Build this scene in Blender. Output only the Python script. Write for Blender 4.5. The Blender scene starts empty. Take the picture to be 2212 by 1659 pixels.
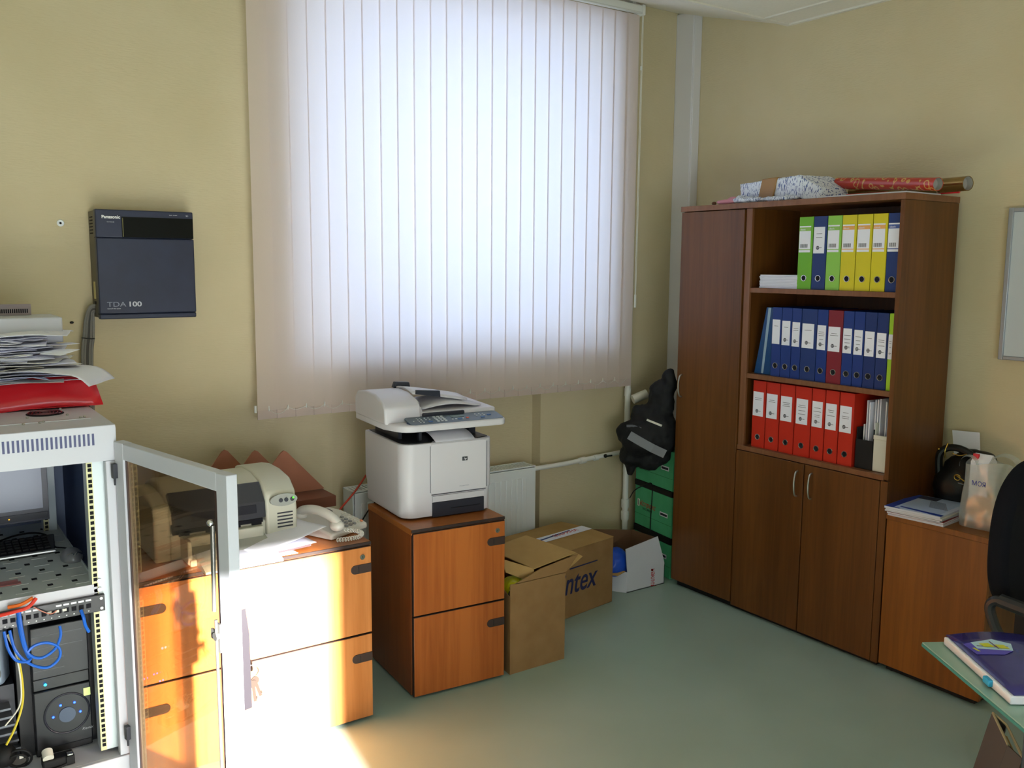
import bpy, math, random
from mathutils import Matrix, Vector, noise
PI = math.pi
sc = bpy.context.scene
C = sc.collection
random.seed(7)

# ------------------------------------------------------------------ camera
def cam_basis(yaw, pitch, roll):
    f = Vector((math.sin(yaw)*math.cos(pitch), math.cos(yaw)*math.cos(pitch), -math.sin(pitch)))
    r = f.cross(Vector((0, 0, 1))).normalized(); u = r.cross(f)
    r2 = r*math.cos(roll) + u*math.sin(roll); u2 = -r*math.sin(roll) + u*math.cos(roll)
    return r2, u2, f
cd = bpy.data.cameras.new('camera'); cam = bpy.data.objects.new('camera', cd); C.objects.link(cam)
r_, u_, f_ = cam_basis(0.60538, 0.13040, 0.00715)
M = Matrix.Identity(4)
for i in range(3):
    M[i][0] = r_[i]; M[i][1] = u_[i]; M[i][2] = -f_[i]
M[2][3] = 1.68
cam.matrix_world = M
cd.sensor_width = 36; cd.sensor_fit = 'HORIZONTAL'; cd.lens = 1974.1*36/2212; cd.clip_start = .02
sc.camera = cam

# ------------------------------------------------------------------ light
sc.view_settings.view_transform = 'Standard'; sc.view_settings.look = 'None'
sc.view_settings.gamma = 1; sc.view_settings.use_curve_mapping = False
sc.view_settings.exposure = -0.06
w = bpy.data.worlds.new('world'); sc.world = w; w.use_nodes = True
bgn = w.node_tree.nodes['Background']; bgn.inputs[0].default_value = (.62, .74, 1, 1); bgn.inputs[1].default_value = 1.3
def lamp(name, kind, energy, col, loc=(0, 0, 0), d=(0, 0, -1), size=None, angle=None):
    l = bpy.data.lights.new(name, kind); l.energy = energy; l.color = col
    if size: l.shape = 'RECTANGLE'; l.size, l.size_y = size
    if angle is not None: l.angle = angle
    o = bpy.data.objects.new(name, l); C.objects.link(o); o.location = loc
    o.rotation_euler = Vector(d).to_track_quat('-Z', 'Y').to_euler()
    return o
lamp('sun', 'SUN', 105, (1, .97, .95), d=(.131, .99, -.275), angle=.022)
lamp('window_daylight', 'AREA', 38, (.62, .76, 1), (2.36, 4.55, 2.08), (0, -1, -.02), (1.7, 1.6))
lamp('rear_fill', 'AREA', 68, (.87, .945, 1), (.3, -2.40, 1.0), (.03, 1, -.02), (2.2, 1.5))  # soft fill added inside the rear wall, wider than its openings
lamp('left_fill', 'AREA', 5, (.88, .94, 1), (-2.35, -.3, 1.5), (1, .15, -.05), (1.6, 1.4))  # weak fill added on the left, where the wall has no window

# ------------------------------------------------------------------ helpers
W = {}
def srgb(h):
    h = h.lstrip('#'); out = []
    for i in (0, 2, 4):
        c = int(h[i:i+2], 16)/255
        out.append(c/12.92 if c <= .04045 else ((c+.055)/1.055)**2.4)
    return (*out, 1)
MT = {}
def mat(name, col, rough=.55, metal=0, spec=.5, var=0, vscale=20, stretch=(1, 1, 1), bump=0, bscale=200,
        bstretch=(1, 1, 1), col2=None, alpha=1, trans=0, emit=None, estr=0, coat=0, ior=1.45):
    if name in MT: return MT[name]
    m = bpy.data.materials.new(name); m.use_nodes = True; nt = m.node_tree; N = nt.nodes; L = nt.links
    b = N['Principled BSDF']; c1 = srgb(col)
    b.inputs['Base Color'].default_value = c1; b.inputs['Roughness'].default_value = rough
    b.inputs['Metallic'].default_value = metal; b.inputs['Specular IOR Level'].default_value = spec
    b.inputs['Alpha'].default_value = alpha; b.inputs['Transmission Weight'].default_value = trans
    b.inputs['Coat Weight'].default_value = coat; b.inputs['IOR'].default_value = ior
    if emit: b.inputs['Emission Color'].default_value = srgb(emit); b.inputs['Emission Strength'].default_value = estr
    tc = N.new('ShaderNodeTexCoord')
    def noise_at(scale, st, detail=4):
        mp = N.new('ShaderNodeMapping'); mp.inputs['Scale'].default_value = st
        L.new(tc.outputs['Object'], mp.inputs[0]); n = N.new('ShaderNodeTexNoise')
        n.inputs['Scale'].default_value = scale; n.inputs['Detail'].default_value = detail
        L.new(mp.outputs[0], n.inputs['Vector']); return n
    if var or col2:
        n = noise_at(vscale, stretch); r = N.new('ShaderNodeValToRGB')
        c2 = srgb(col2) if col2 else tuple([x*(1-var) for x in c1[:3]]+[1])
        r.color_ramp.elements[0].position = .3; r.color_ramp.elements[1].position = .7
        r.color_ramp.elements[0].color = c2; r.color_ramp.elements[1].color = c1
        L.new(n.outputs['Fac'], r.inputs[0]); L.new(r.outputs[0], b.inputs['Base Color'])
    if bump:
        n = noise_at(bscale, bstretch, 2); bp = N.new('ShaderNodeBump')
        bp.inputs['Strength'].default_value = bump; bp.inputs['Distance'].default_value = .002
        L.new(n.outputs['Fac'], bp.inputs['Height']); L.new(bp.outputs[0], b.inputs['Normal'])
    MT[name] = m; return m
def wood(name, a, b_, rough=.35, planks=0, coat=0):
    """laminate with vertical grain; planks gives wider tone bands"""
    if name in MT: return MT[name]
    m = mat(name, a, rough, coat=coat); nt = m.node_tree; N = nt.nodes; L = nt.links; b = N['Principled BSDF']
    tc = N.new('ShaderNodeTexCoord'); mp = N.new('ShaderNodeMapping'); mp.inputs['Scale'].default_value = (1, 1, .045)
    L.new(tc.outputs['Object'], mp.inputs[0])
    n = N.new('ShaderNodeTexNoise'); n.inputs['Scale'].default_value = 55; n.inputs['Detail'].default_value = 6; n.inputs['Distortion'].default_value = .6
    L.new(mp.outputs[0], n.inputs['Vector'])
    n2 = N.new('ShaderNodeTexNoise'); n2.inputs['Scale'].default_value = 7; n2.inputs['Detail'].default_value = 1
    L.new(mp.outputs[0], n2.inputs['Vector'])
    mx = N.new('ShaderNodeMath'); mx.operation = 'MULTIPLY_ADD'; mx.inputs[1].default_value = .45
    L.new(n.outputs['Fac'], mx.inputs[0])
    m2 = N.new('ShaderNodeMath'); m2.operation = 'MULTIPLY'; m2.inputs[1].default_value = .55
    L.new(n2.outputs['Fac'], m2.inputs[0]); L.new(m2.outputs[0], mx.inputs[2])
    r = N.new('ShaderNodeValToRGB'); r.color_ramp.elements[0].position = .38; r.color_ramp.elements[1].position = .62
    r.color_ramp.elements[0].color = srgb(b_); r.color_ramp.elements[1].color = srgb(a)
    L.new(mx.outputs[0], r.inputs[0]); L.new(r.outputs[0], b.inputs['Base Color'])
    return m
def glassy(name, tint, gloss=.08, rough=.02):
    if name in MT: return MT[name]
    m = bpy.data.materials.new(name); m.use_nodes = True; nt = m.node_tree; N = nt.nodes; L = nt.links
    N.remove(N['Principled BSDF']); out = N['Material Output']
    t = N.new('ShaderNodeBsdfTransparent'); t.inputs[0].default_value = tint
    g = N.new('ShaderNodeBsdfGlossy'); g.inputs['Roughness'].default_value = rough
    mx = N.new('ShaderNodeMixShader'); lw = N.new('ShaderNodeLayerWeight'); lw.inputs[0].default_value = .25
    mul = N.new('ShaderNodeMath'); mul.operation = 'MULTIPLY_ADD'; mul.inputs[1].default_value = .4; mul.inputs[2].default_value = gloss*.4
    L.new(lw.outputs['Fresnel'], mul.inputs[0]); L.new(mul.outputs[0], mx.inputs[0])
    L.new(t.outputs[0], mx.inputs[1]); L.new(g.outputs[0], mx.inputs[2]); L.new(mx.outputs[0], out.inputs[0])
    MT[name] = m; return m
def film(name, col, transl=.5, clear=0., rough=.5, scale=400, tcol=None):
    """thin fabric / plastic: diffuse + translucent (+ clear share)"""
    if name in MT: return MT[name]
    m = bpy.data.materials.new(name); m.use_nodes = True; nt = m.node_tree; N = nt.nodes; L = nt.links
    N.remove(N['Principled BSDF']); out = N['Material Output']
    d = N.new('ShaderNodeBsdfDiffuse'); t = N.new('ShaderNodeBsdfTranslucent')
    tc = N.new('ShaderNodeTexCoord'); mp = N.new('ShaderNodeMapping'); mp.inputs['Scale'].default_value = (1, 1, 3)
    n = N.new('ShaderNodeTexNoise'); n.inputs['Scale'].default_value = scale; n.inputs['Detail'].default_value = 1
    L.new(tc.outputs['Object'], mp.inputs[0]); L.new(mp.outputs[0], n.inputs['Vector'])
    r = N.new('ShaderNodeValToRGB'); c = srgb(col)
    r.color_ramp.elements[0].color = tuple([x*.90 for x in c[:3]]+[1]); r.color_ramp.elements[1].color = c
    L.new(n.outputs['Fac'], r.inputs[0]); L.new(r.outputs[0], d.inputs[0])
    if tcol: t.inputs[0].default_value = srgb(tcol)
    else: L.new(r.outputs[0], t.inputs[0])
    mx = N.new('ShaderNodeMixShader'); mx.inputs[0].default_value = transl
    L.new(d.outputs[0], mx.inputs[1]); L.new(t.outputs[0], mx.inputs[2]); last = mx
    if clear:
        tr = N.new('ShaderNodeBsdfTransparent'); m2 = N.new('ShaderNodeMixShader'); m2.inputs[0].default_value = clear
        L.new(mx.outputs[0], m2.inputs[1]); L.new(tr.outputs[0], m2.inputs[2])
        g = N.new('ShaderNodeBsdfGlossy'); g.inputs['Roughness'].default_value = .25
        m3 = N.new('ShaderNodeMixShader'); m3.inputs[0].default_value = .07
        L.new(m2.outputs[0], m3.inputs[1]); L.new(g.outputs[0], m3.inputs[2]); last = m3
    L.new(last.outputs[0], out.inputs[0]); MT[name] = m; return m

class MB:
    def __init__(s, m=None, root=None):
        s.v = []; s.f = []; s.fm = []; s.mats = []; s.root = root
        s.M = W[root].inverted() if root is not None and root in W else Matrix.Identity(4)
        s.cur = 0
        if m: s.mat(m)
    def mat(s, m):
        if m not in s.mats: s.mats.append(m)
        s.cur = s.mats.index(m); return s
    def add(s, vs, fs):
        k = len(s.v); s.v += [s.M @ Vector(p) for p in vs]
        s.f += [[k+i for i in f] for f in fs]; s.fm += [s.cur]*len(fs); return s
    def box(s, x0, y0, z0, x1, y1, z1):
        if x0 > x1: x0, x1 = x1, x0
        if y0 > y1: y0, y1 = y1, y0
        if z0 > z1: z0, z1 = z1, z0
        vs = [(x, y, z) for z in (z0, z1) for x, y in ((x0, y0), (x1, y0), (x1, y1), (x0, y1))]
        return s.add(vs, [(3, 2, 1, 0), (4, 5, 6, 7), (0, 1, 5, 4), (1, 2, 6, 5), (2, 3, 7, 6), (3, 0, 4, 7)])
    def prism(s, poly, ax, a, b):
        n = len(poly)
        area = sum(poly[i][0]*poly[(i+1) % n][1]-poly[(i+1) % n][0]*poly[i][1] for i in range(n))
        if (area < 0) != (ax == 'y'): poly = poly[::-1]
        g = {'x': lambda p, t: (t, p[0], p[1]), 'y': lambda p, t: (p[0], t, p[1]), 'z': lambda p, t: (p[0], p[1], t)}[ax]
        if a > b: a, b = b, a
        vs = [g(p, a) for p in poly]+[g(p, b) for p in poly]
        return s.add(vs, [list(range(n))[::-1], list(range(n, 2*n))]+[(i, (i+1) % n, n+(i+1) % n, n+i) for i in range(n)])
    def hexa(s, p):
        """8 points: bottom 4 ccw, top 4 ccw"""
        return s.add(p, [(3, 2, 1, 0), (4, 5, 6, 7), (0, 1, 5, 4), (1, 2, 6, 5), (2, 3, 7, 6), (3, 0, 4, 7)])
    def cyl(s, p0, p1, r, r2=None, n=20, caps=True):
        p0 = Vector(p0); p1 = Vector(p1); r2 = r if r2 is None else r2; d = (p1-p0).normalized()
        a = d.orthogonal().normalized(); b = d.cross(a)
        vs = [p0+(a*math.cos(t)+b*math.sin(t))*r for t in [2*PI*i/n for i in range(n)]]
        vs += [p1+(a*math.cos(t)+b*math.sin(t))*r2 for t in [2*PI*i/n for i in range(n)]]
        fs = [(i, (i+1) % n, n+(i+1) % n, n+i) for i in range(n)]
        if caps: fs += [list(range(n))[::-1], list(range(n, 2*n))]
        return s.add(vs, fs)
    def ring(s, c, ax, R, r, n=24, k=8):
        c = Vector(c); d = Vector(ax).normalized(); a = d.orthogonal().normalized(); b = d.cross(a); vs = []
        for i in range(n):
            t = 2*PI*i/n; e = a*math.cos(t)+b*math.sin(t)
            for j in range(k):
                q = 2*PI*j/k; vs.append(c+e*(R+r*math.cos(q))+d*r*math.sin(q))
        return s.add(vs, [(i*k+j, ((i+1) % n)*k+j, ((i+1) % n)*k+(j+1) % k, i*k+(j+1) % k) for i in range(n) for j in range(k)])
    def tube(s, pts, r, n=10, sub=6):
        P = [Vector(p) for p in pts]
        if sub and len(P) > 2:
            Q = []
            for i in range(len(P)-1):
                p0 = P[max(i-1, 0)]; p1 = P[i]; p2 = P[i+1]; p3 = P[min(i+2, len(P)-1)]
                for j in range(sub):
                    t = j/sub
                    Q.append(.5*((2*p1)+(p2-p0)*t+(2*p0-5*p1+4*p2-p3)*t*t+(3*p1-p0-3*p2+p3)*t**3))
            P = Q+[P[-1]]
        up = (P[1]-P[0]).orthogonal().normalized(); vs = []
        for i, p in enumerate(P):
            d = (P[min(i+1, len(P)-1)]-P[max(i-1, 0)]).normalized()
            up = (up-d*up.dot(d)).normalized(); b = d.cross(up)
            vs += [p+(up*math.cos(2*PI*j/n)+b*math.sin(2*PI*j/n))*r for j in range(n)]
        m = len(P)
        fs = [(i*n+j, i*n+(j+1) % n, (i+1)*n+(j+1) % n, (i+1)*n+j) for i in range(m-1) for j in range(n)]
        fs += [list(range(n))[::-1], list(range((m-1)*n, m*n))]
        return s.add(vs, fs)
    def sph(s, c, r, sx=1, sy=1, sz=1, n=20, k=12):
        vs = [(c[0], c[1], c[2]-r*sz)]
        for i in range(1, k):
            t = -PI/2+PI*i/k
            vs += [(c[0]+r*sx*math.cos(t)*math.cos(2*PI*j/n), c[1]+r*sy*math.cos(t)*math.sin(2*PI*j/n), c[2]+r*sz*math.sin(t)) for j in range(n)]
        vs.append((c[0], c[1], c[2]+r*sz)); e = len(vs)-1
        fs = [(0, 1+(j+1) % n, 1+j) for j in range(n)]
        fs += [(1+i*n+j, 1+i*n+(j+1) % n, 1+(i+1)*n+(j+1) % n, 1+(i+1)*n+j) for i in range(k-2) for j in range(n)]
        fs += [(1+(k-2)*n+j, 1+(k-2)*n+(j+1) % n, e) for j in range(n)]
        return s.add(vs, fs)
    def grid(s, fn, nu, nv, thick=0):
        vs = [Vector(fn(i/nu, j/nv)) for i in range(nu+1) for j in range(nv+1)]
        q = [(i*(nv+1)+j, (i+1)*(nv+1)+j, (i+1)*(nv+1)+j+1, i*(nv+1)+j+1) for i in range(nu) for j in range(nv)]
        return s.add(vs, q)
    def build(s, name, parent=None, bevel=0, seg=2, smooth=35, solid=0, sub=0):
        me = bpy.data.meshes.new(name); me.from_pydata([tuple(p) for p in s.v], [], s.f)
        for m in s.mats: me.materials.append(m)
        me.polygons.foreach_set('material_index', s.fm)
        me.validate(); me.polygons.foreach_set('use_smooth', [True]*len(me.polygons))
        me.set_sharp_from_angle(angle=math.radians(smooth)); me.update()
        o = bpy.data.objects.new(name, me); C.objects.link(o)
        if parent is not None: o.parent = parent
        W[o] = W.get(parent, Matrix.Identity(4)) if parent is not None else Matrix.Identity(4)
        if solid:
            d = o.modifiers.new('solid', 'SOLIDIFY'); d.thickness = solid; d.offset = 0
        if bevel:
            d = o.modifiers.new('bevel', 'BEVEL'); d.width = bevel; d.segments = seg; d.limit_method = 'ANGLE'; d.angle_limit = .6
            d.harden_normals = False
        if sub:
            d = o.modifiers.new('sub', 'SUBSURF'); d.levels = sub; d.render_levels = sub
        return o
def thing(name, label, cat, loc=(0, 0, 0), rz=0, group=None, rx=0, ry=0):
    o = bpy.data.objects.new(name, None); C.objects.link(o); o.empty_display_size = .1
    o.location = loc; o.rotation_euler = (rx, ry, rz)
    o['label'] = label; o['category'] = cat
    if group: o['group'] = group
    W[o] = Matrix.LocRotScale(Vector(loc), o.rotation_euler.to_quaternion(), None)
    return o
def tag(o, label, cat, group=None):
    o['label'] = label; o['category'] = cat
    if group: o['group'] = group
    return o
def struct(o): o['kind'] = 'structure'; return o
def lab(o, label): o['label'] = label; return o
FY = Matrix(((1, 0, 0), (0, 0, -1), (0, 1, 0)))       # text on a face that looks towards -y
FX = Matrix(((0, 0, -1), (-1, 0, 0), (0, 1, 0)))      # text on a face that looks towards -x
def text(s, size, loc, m, parent, frame=FY, name='lettering', align='LEFT', rot=0, ext=.0004, world=True, sx=1, shear=0, bold=0):
    cu = bpy.data.curves.new(name, 'FONT'); cu.body = s; cu.size = size; cu.extrude = ext; cu.align_x = align
    cu.shear = shear; cu.offset = bold
    t = bpy.data.objects.new(name, cu); dg = bpy.context.evaluated_depsgraph_get()
    me = bpy.data.meshes.new_from_object(t.evaluated_get(dg) if False else t)
    T = Matrix.Translation(Vector(loc)) @ frame.to_4x4() @ Matrix.Rotation(rot, 4, 'Z') @ Matrix.Diagonal((sx, 1, 1, 1))
    if world and parent in W: T = W[parent].inverted() @ T
    me.transform(T); me.materials.clear(); me.materials.append(m)
    bpy.data.objects.remove(t); o = bpy.data.objects.new(name, me); C.objects.link(o); o.parent = parent
    W[o] = W.get(parent, Matrix.Identity(4)); return o
def lumpy(o, voxel=.012, amp=.012, scale=.08, smooth=6):
    d = o.modifiers.new('remesh', 'REMESH'); d.mode = 'VOXEL'; d.voxel_size = voxel; d.use_smooth_shade = True
    d = o.modifiers.new('smooth', 'SMOOTH'); d.iterations = smooth; d.factor = .6
    t = bpy.data.textures.new(o.name+'_folds', 'CLOUDS'); t.noise_scale = scale; t.noise_depth = 2
    d = o.modifiers.new('folds', 'DISPLACE'); d.texture = t; d.strength = amp; d.mid_level = .5
    return o
def arc(cx, cy, r, a0, a1, n=6):
    return [(cx+r*math.cos(math.radians(a0+(a1-a0)*i/n)), cy+r*math.sin(math.radians(a0+(a1-a0)*i/n))) for i in range(n+1)]
def rrect(x0, y0, x1, y1, r, n=5):
    return arc(x1-r, y0+r, r, -90, 0, n)+arc(x1-r, y1-r, r, 0, 90, n)+arc(x0+r, y1-r, r, 90, 180, n)+arc(x0+r, y0+r, r, 180, 270, n)

# ------------------------------------------------------------------ materials
m_wall = mat('wallpaper', '#cec1a0', .8, spec=.2, col2='#c8ba97', vscale=3, bump=.5, bscale=34, bstretch=(1, 1, 6))
m_ceil = mat('ceiling_tile', '#e6e0d2', .9, spec=.1, var=.04, vscale=60, bump=.3, bscale=150)
m_bar = mat('ceiling_bar', '#ddd8cc', .5)
m_floor = mat('linoleum', '#a0b5ab', .30, spec=.45, col2='#98ada2', vscale=2.2, bump=.08, bscale=60)
m_duct = mat('duct_plastic', '#d8d6da', .45)
m_wpaint = mat('white_enamel', '#e2e2dc', .3)
m_rad = mat('radiator_enamel', '#dfe4e4', .3)
m_radslot = mat('radiator_shadow_gap', '#80868a', .6)
m_fabric = film('blind_fabric', '#ead6ca', .42, scale=500, tcol='#f0eef2')
m_wardrobe = wood('wardrobe_laminate', '#6e421a', '#563210', .38)
m_wardin = wood('wardrobe_inner_laminate', '#623a1c', '#4c2c12', .45)
m_edge = wood('wardrobe_edge', '#86593a', '#74492c', .4)
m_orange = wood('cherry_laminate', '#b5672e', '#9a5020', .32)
m_orange_sunlit = wood('sunlit_cherry_laminate', '#c8824a', '#b06c36', .32)  # same cherry, lightened to paint in the sun's flare on the wide cabinet
m_orange_d = wood('cherry_carcass', '#8a4a22', '#733a18', .35)
m_orange_t = wood('cherry_top', '#a8642f', '#955526', .28)
m_low = wood('low_cabinet_laminate', '#8c5218', '#744110', .4)
m_gap = mat('dark_edge', '#2c1d18', .6)
m_handle = mat('handle_plastic', '#3a2c28', .4)
m_chrome = mat('chrome', '#d9d9d9', .18, 1)
m_steel = mat('steel', '#b5b5b0', .35, 1)
m_black = mat('black_plastic', '#0f0f12', .35)
m_blackm = mat('matt_black', '#0b0b0d', .7)
m_dark = mat('dark_grey_plastic', '#33343c', .45)
m_white = mat('white_paper', '#e9e9f2', .8, spec=.2)
m_white2 = mat('grey_white_paper', '#dcdce9', .8, spec=.2)  # slightly greyer stock, mixed among the plain white
m_cream = mat('cream_paper', '#dcd9cd', .8, spec=.2)
m_rack = mat('rack_paint', '#c3c4cc', .42, spec=.5)
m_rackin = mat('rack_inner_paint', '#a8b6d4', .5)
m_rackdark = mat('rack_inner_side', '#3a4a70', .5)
m_zinc = mat('zinc_rail', '#c5ced0', .4, .25)
m_railedge = mat('rail_yellow_edge', '#ddd9a8', .5)
m_hole = mat('hole_black', '#101018', .9)
m_card = mat('cardboard', '#96754e', .85, spec=.15, col2='#8c6c46', vscale=14)
m_cardl = mat('cardboard_inside', '#b0905c', .85, spec=.15, col2='#a88654', vscale=14)
m_ink = mat('print_ink', '#23222c', .7)
m_red = mat('red_ink', '#c01c24', .6)

# ------------------------------------------------------------------ room shell
XL, XR, YB, YF, ZT = -2.5, 3.80, 3.83, -2.5, 3.12
b = MB(m_floor); b.box(XL-.1, YF-.1, -.1, XR+.1, YB+.5, 0); struct(b.build('floor'))
def wall_with_holes(ax, t0, t1, a0, a1, z0, z1, holes, m):
    """wall slab between t0..t1 thick, a0..a1 along, split round rectangular holes (sorted, not overlapping in a)"""
    b = MB(m)
    def bx(p0, p1, q0, q1):
        if p1-p0 < 1e-6 or q1-q0 < 1e-6: return
        if ax == 'y': b.box(p0, t0, q0, p1, t1, q1)
        else: b.box(t0, p0, q0, t1, p1, q1)
    cur = a0
    for h in holes:
        bx(cur, h[0], z0, z1); bx(h[0], h[1], z0, h[2]); bx(h[0], h[1], h[3], z1); cur = h[1]
    bx(cur, a1, z0, z1); return b
WX0, WX1, WZ0, WZ1 = 1.50, 3.22, 1.28, 2.90
b = wall_with_holes('y', YB+.075, YB+.36, XL, XR, 0, ZT, [(WX0, WX1, WZ0, WZ1)], m_wall)
b2 = wall_with_holes('y', YB, YB+.075, XL, XR, 0, ZT, [(1.655, 2.835, -.01, WZ0-.12), ], m_wall)
# front skin: niche from floor to the sill, window above
b2 = MB(m_wall)
b2.box(XL, YB, 0, WX0, YB+.075, ZT); b2.box(WX1, YB, 0, XR, YB+.075, ZT)
b2.box(WX0, YB, 0, 1.655, YB+.075, WZ0); b2.box(2.835, YB, 0, WX1, YB+.075, WZ0)
b2.box(1.655, YB, 1.15, 2.835, YB+.075, WZ0); b2.box(WX0, YB, WZ1, WX1, YB+.075, ZT)
k = len(b.v); b.v += b2.v; b.f += [[k+i for i in f] for f in b2.f]; b.fm += b2.fm
struct(b.build('wall_back'))
b = MB(m_wall); b.box(XR, YF, 0, XR+.12, YB+.36, ZT); struct(b.build('wall_right'))
b = MB(m_wall); b.box(XL-.12, YF, 0, XL, YB+.36, ZT); struct(b.build('wall_left'))
# rear wall: a narrow open casement (sun comes through) beside a low opening added to bounce sun off the floor
struct(wall_with_holes('y', YF-.12, YF, XL, XR, 0, ZT, [(-1.3, -.35, .25, .95), (-.12, .525, .25, 2.215)], m_wall).build('wall_rear'))
# ceiling: suspended grid, dropping edge strip that climbs to the window wall
b = MB(m_ceil)
b.box(XL, YF, 2.865, XR, 3.10, 2.90)
b.hexa([(XL, 3.10, 2.862), (XR, 3.10, 2.862), (XR, YB, 3.062), (XL, YB, 3.062), (XL, 3.10, 2.90), (XR, 3.10, 2.90), (XR, YB, 3.10), (XL, YB, 3.10)])
struct(b.build('ceiling'))
b = MB(m_bar)
for x in (3.61, 3.01, 2.41, 1.81): b.box(x-.012, YF, 2.858, x+.012, 3.11, 2.866)
for y in (3.10, 2.50, 1.90, 1.30): b.box(0, y-.012, 2.857, XR, y+.012, 2.866)
b.box(XR-.02, YF, 2.856, XR, 3.1, 2.868)
struct(b.build('trim_1'))
# cable duct in the corner
b = MB(m_duct); b.box(XR-.055, 3.69, 0, XR, YB, 3.055); b.box(XR-.058, 3.70, 0, XR-.05, YB, 3.05); struct(b.build('trim_2', bevel=.003))
# window frame + glass
b = MB(m_wpaint); fy0, fy1 = YB+.22, YB+.29
b.box(WX0, fy0, WZ0, WX0+.06, fy1, WZ1); b.box(WX1-.06, fy0, WZ0, WX1, fy1, WZ1)
b.box(WX0, fy0, WZ0, WX1, fy1, WZ0+.06); b.box(WX0, fy0, WZ1-.06, WX1, fy1, WZ1)
o = struct(b.build('window_1', bevel=.004))
b = MB(m_wpaint); b.box(WX0-.0, YB+.0, WZ0-.02, WX1+.0, fy0, WZ0+.001); b.build('window_sill', o)
b = MB(glassy('window_glass', (.97, .99, 1, 1), .05)); b.box(WX0+.055, fy0+.03, WZ0+.055, WX1-.055, fy0+.036, WZ1-.055); b.build('window_pane', o)

# ------------------------------------------------------------------ vertical blind
vb = thing('vertical_blind', 'beige vertical blind of fabric slats glowing in front of the window', 'blind', (2.34, 3.73, 1.02))
BZ0, BZ1, BY = 1.022, 2.975, 3.73
b = MB(m_wpaint, vb); b.box(1.24, BY-.022, 2.985, 3.385, BY+.022, 3.02); b.box(1.24, BY-.022, 2.98, 3.385, BY-.012, 2.986)
b.box(3.375, BY-.026, 2.972, 3.395, BY+.026, 3.025)
b.build('head_rail', vb, bevel=.003)
b = MB(m_wpaint, vb)
for x in (3.33, 2.6, 1.8): b.box(x-.012, BY-.01, 3.015, x+.012, BY+.02, 3.06)
b.build('ceiling_bracket', vb)
xs = [1.283+.0836*i for i in range(25)]
first = None
for i, x in enumerate(xs):
    a = math.radians(3.5+random.uniform(-1.2, 1.2)); xc = x+.043
    if first is None:
        b = MB(m_fabric)
        wv = .0462
        def f(u, v): return ((u-.5)*2*wv, .0012*math.sin(PI*u), BZ0+(BZ1-BZ0)*v)
        b.grid(f, 6, 2)
        b.box(-wv, -.0015, BZ0, wv, .0015, BZ0+.038)
        o = b.build('slat', vb); first = o
    else:
        o = first.copy(); C.objects.link(o); o.parent = vb
    o.location = (xc-2.34, random.uniform(-.001, .001), -1.02); o.rotation_euler = (0, 0, a)
b = MB(m_wpaint, vb)
for i in range(24):
    x0 = xs[i]+.043; pts = []
    sag = .022*random.uniform(.5, 1.2)
    for k in range(9):
        t = k/8; pts.append((x0+.0836*t, BY-.012, BZ0+.046-sag*(1-(2*t-1)**2)))
    b.tube(pts, .0011, 5, 0)
    b.cyl((x0, BY-.012, BZ0+.035), (x0, BY-.012, BZ0+.055), .0022, n=6)
b.cyl((1.272, BY, BZ0+.03), (1.272, BY, BZ0+.06), .006, n=8)
b.build('bottom_chain', vb)
b = MB(m_wpaint, vb); b.tube([(3.392, BY-.005, 2.98), (3.393, BY, 2.2), (3.391, BY, 1.5)], .0016, 6, 4)
b.tube([(3.399, BY-.005, 2.98), (3.401, BY, 2.2), (3.397, BY, 1.5)], .0016, 6, 4); b.cyl((3.396, BY, 2.70), (3.396, BY, 2.72), .005, n=8)
b.cyl((3.394, BY, 1.45), (3.394, BY, 1.52), .006, n=8)
b.build('pull_cord', vb)

# ------------------------------------------------------------------ radiator and heating pipe
rd = thing('radiator', 'white panel radiator in the niche below the blind', 'radiator', (2.21, 3.765, .16))
b = MB(m_rad, rd); RX0, RX1, RY0, RY1, RZ0, RZ1 = 1.70, 2.72, 3.71, 3.82, .15, .655
b.box(RX0+.01, RY0, RZ0, RX1-.0, RY0+.012, RZ1-.008)
b.box(RX0+.02, RY1-.012, RZ0+.01, RX1-.01, RY1, RZ1-.01)
x = RX0+.05
while x < RX1-.04:
    b.box(x-.0135, RY0-.0035, RZ0+.03, x+.0135, RY0+.002, RZ1-.055); x += .0333
b.build('front_panel', rd, bevel=.003)
b = MB(m_rad, rd); b.box(RX0, RY0+.004, RZ0+.02, RX0+.006, RY1-.004, RZ1); b.box(RX1-.006, RY0+.004, RZ0+.02, RX1, RY1-.004, RZ1); b.build('side_panel', rd)
b = MB(m_rad, rd); b.box(RX0, RY0+.002, RZ1-.004, RX1, RY0+.016, RZ1+.002); b.box(RX0, RY1-.016, RZ1-.004, RX1, RY1-.002, RZ1+.002)
x = RX0+.005
while x < RX1: b.box(x, RY0+.01, RZ1-.004, x+.009, RY1-.01, RZ1+.001); x += .0175
b.mat(m_radslot); b.box(RX0+.01, RY0+.014, RZ1-.06, RX1-.01, RY1-.014, RZ1-.05)
b.build('top_grille', rd)
hp = thing('heating_pipe', 'white painted riser pipe beside the blind with a branch to the radiator', 'pipe', (3.405, 3.785, 0))
b = MB(m_wpaint, hp); px, py = 3.408, 3.788
b.cyl((px, py, 0), (px, py, 3.05), .0165, n=18); b.cyl((px, py, .955), (px, py, 1.0), .019, n=18); b.build('riser', hp)
b = MB(m_wpaint, hp); b.tube([(RX1-.03, 3.775, .622), (2.95, 3.775, .624), (3.2, 3.78, .635), (px, py, .64)], .0125, 12, 5)
b.cyl((3.06, 3.776, .627), (3.10, 3.777, .629), .018, n=14); b.cyl((3.16, 3.776, .632), (3.19, 3.777, .633), .016, n=14)
b.build('branch', hp)
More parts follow.
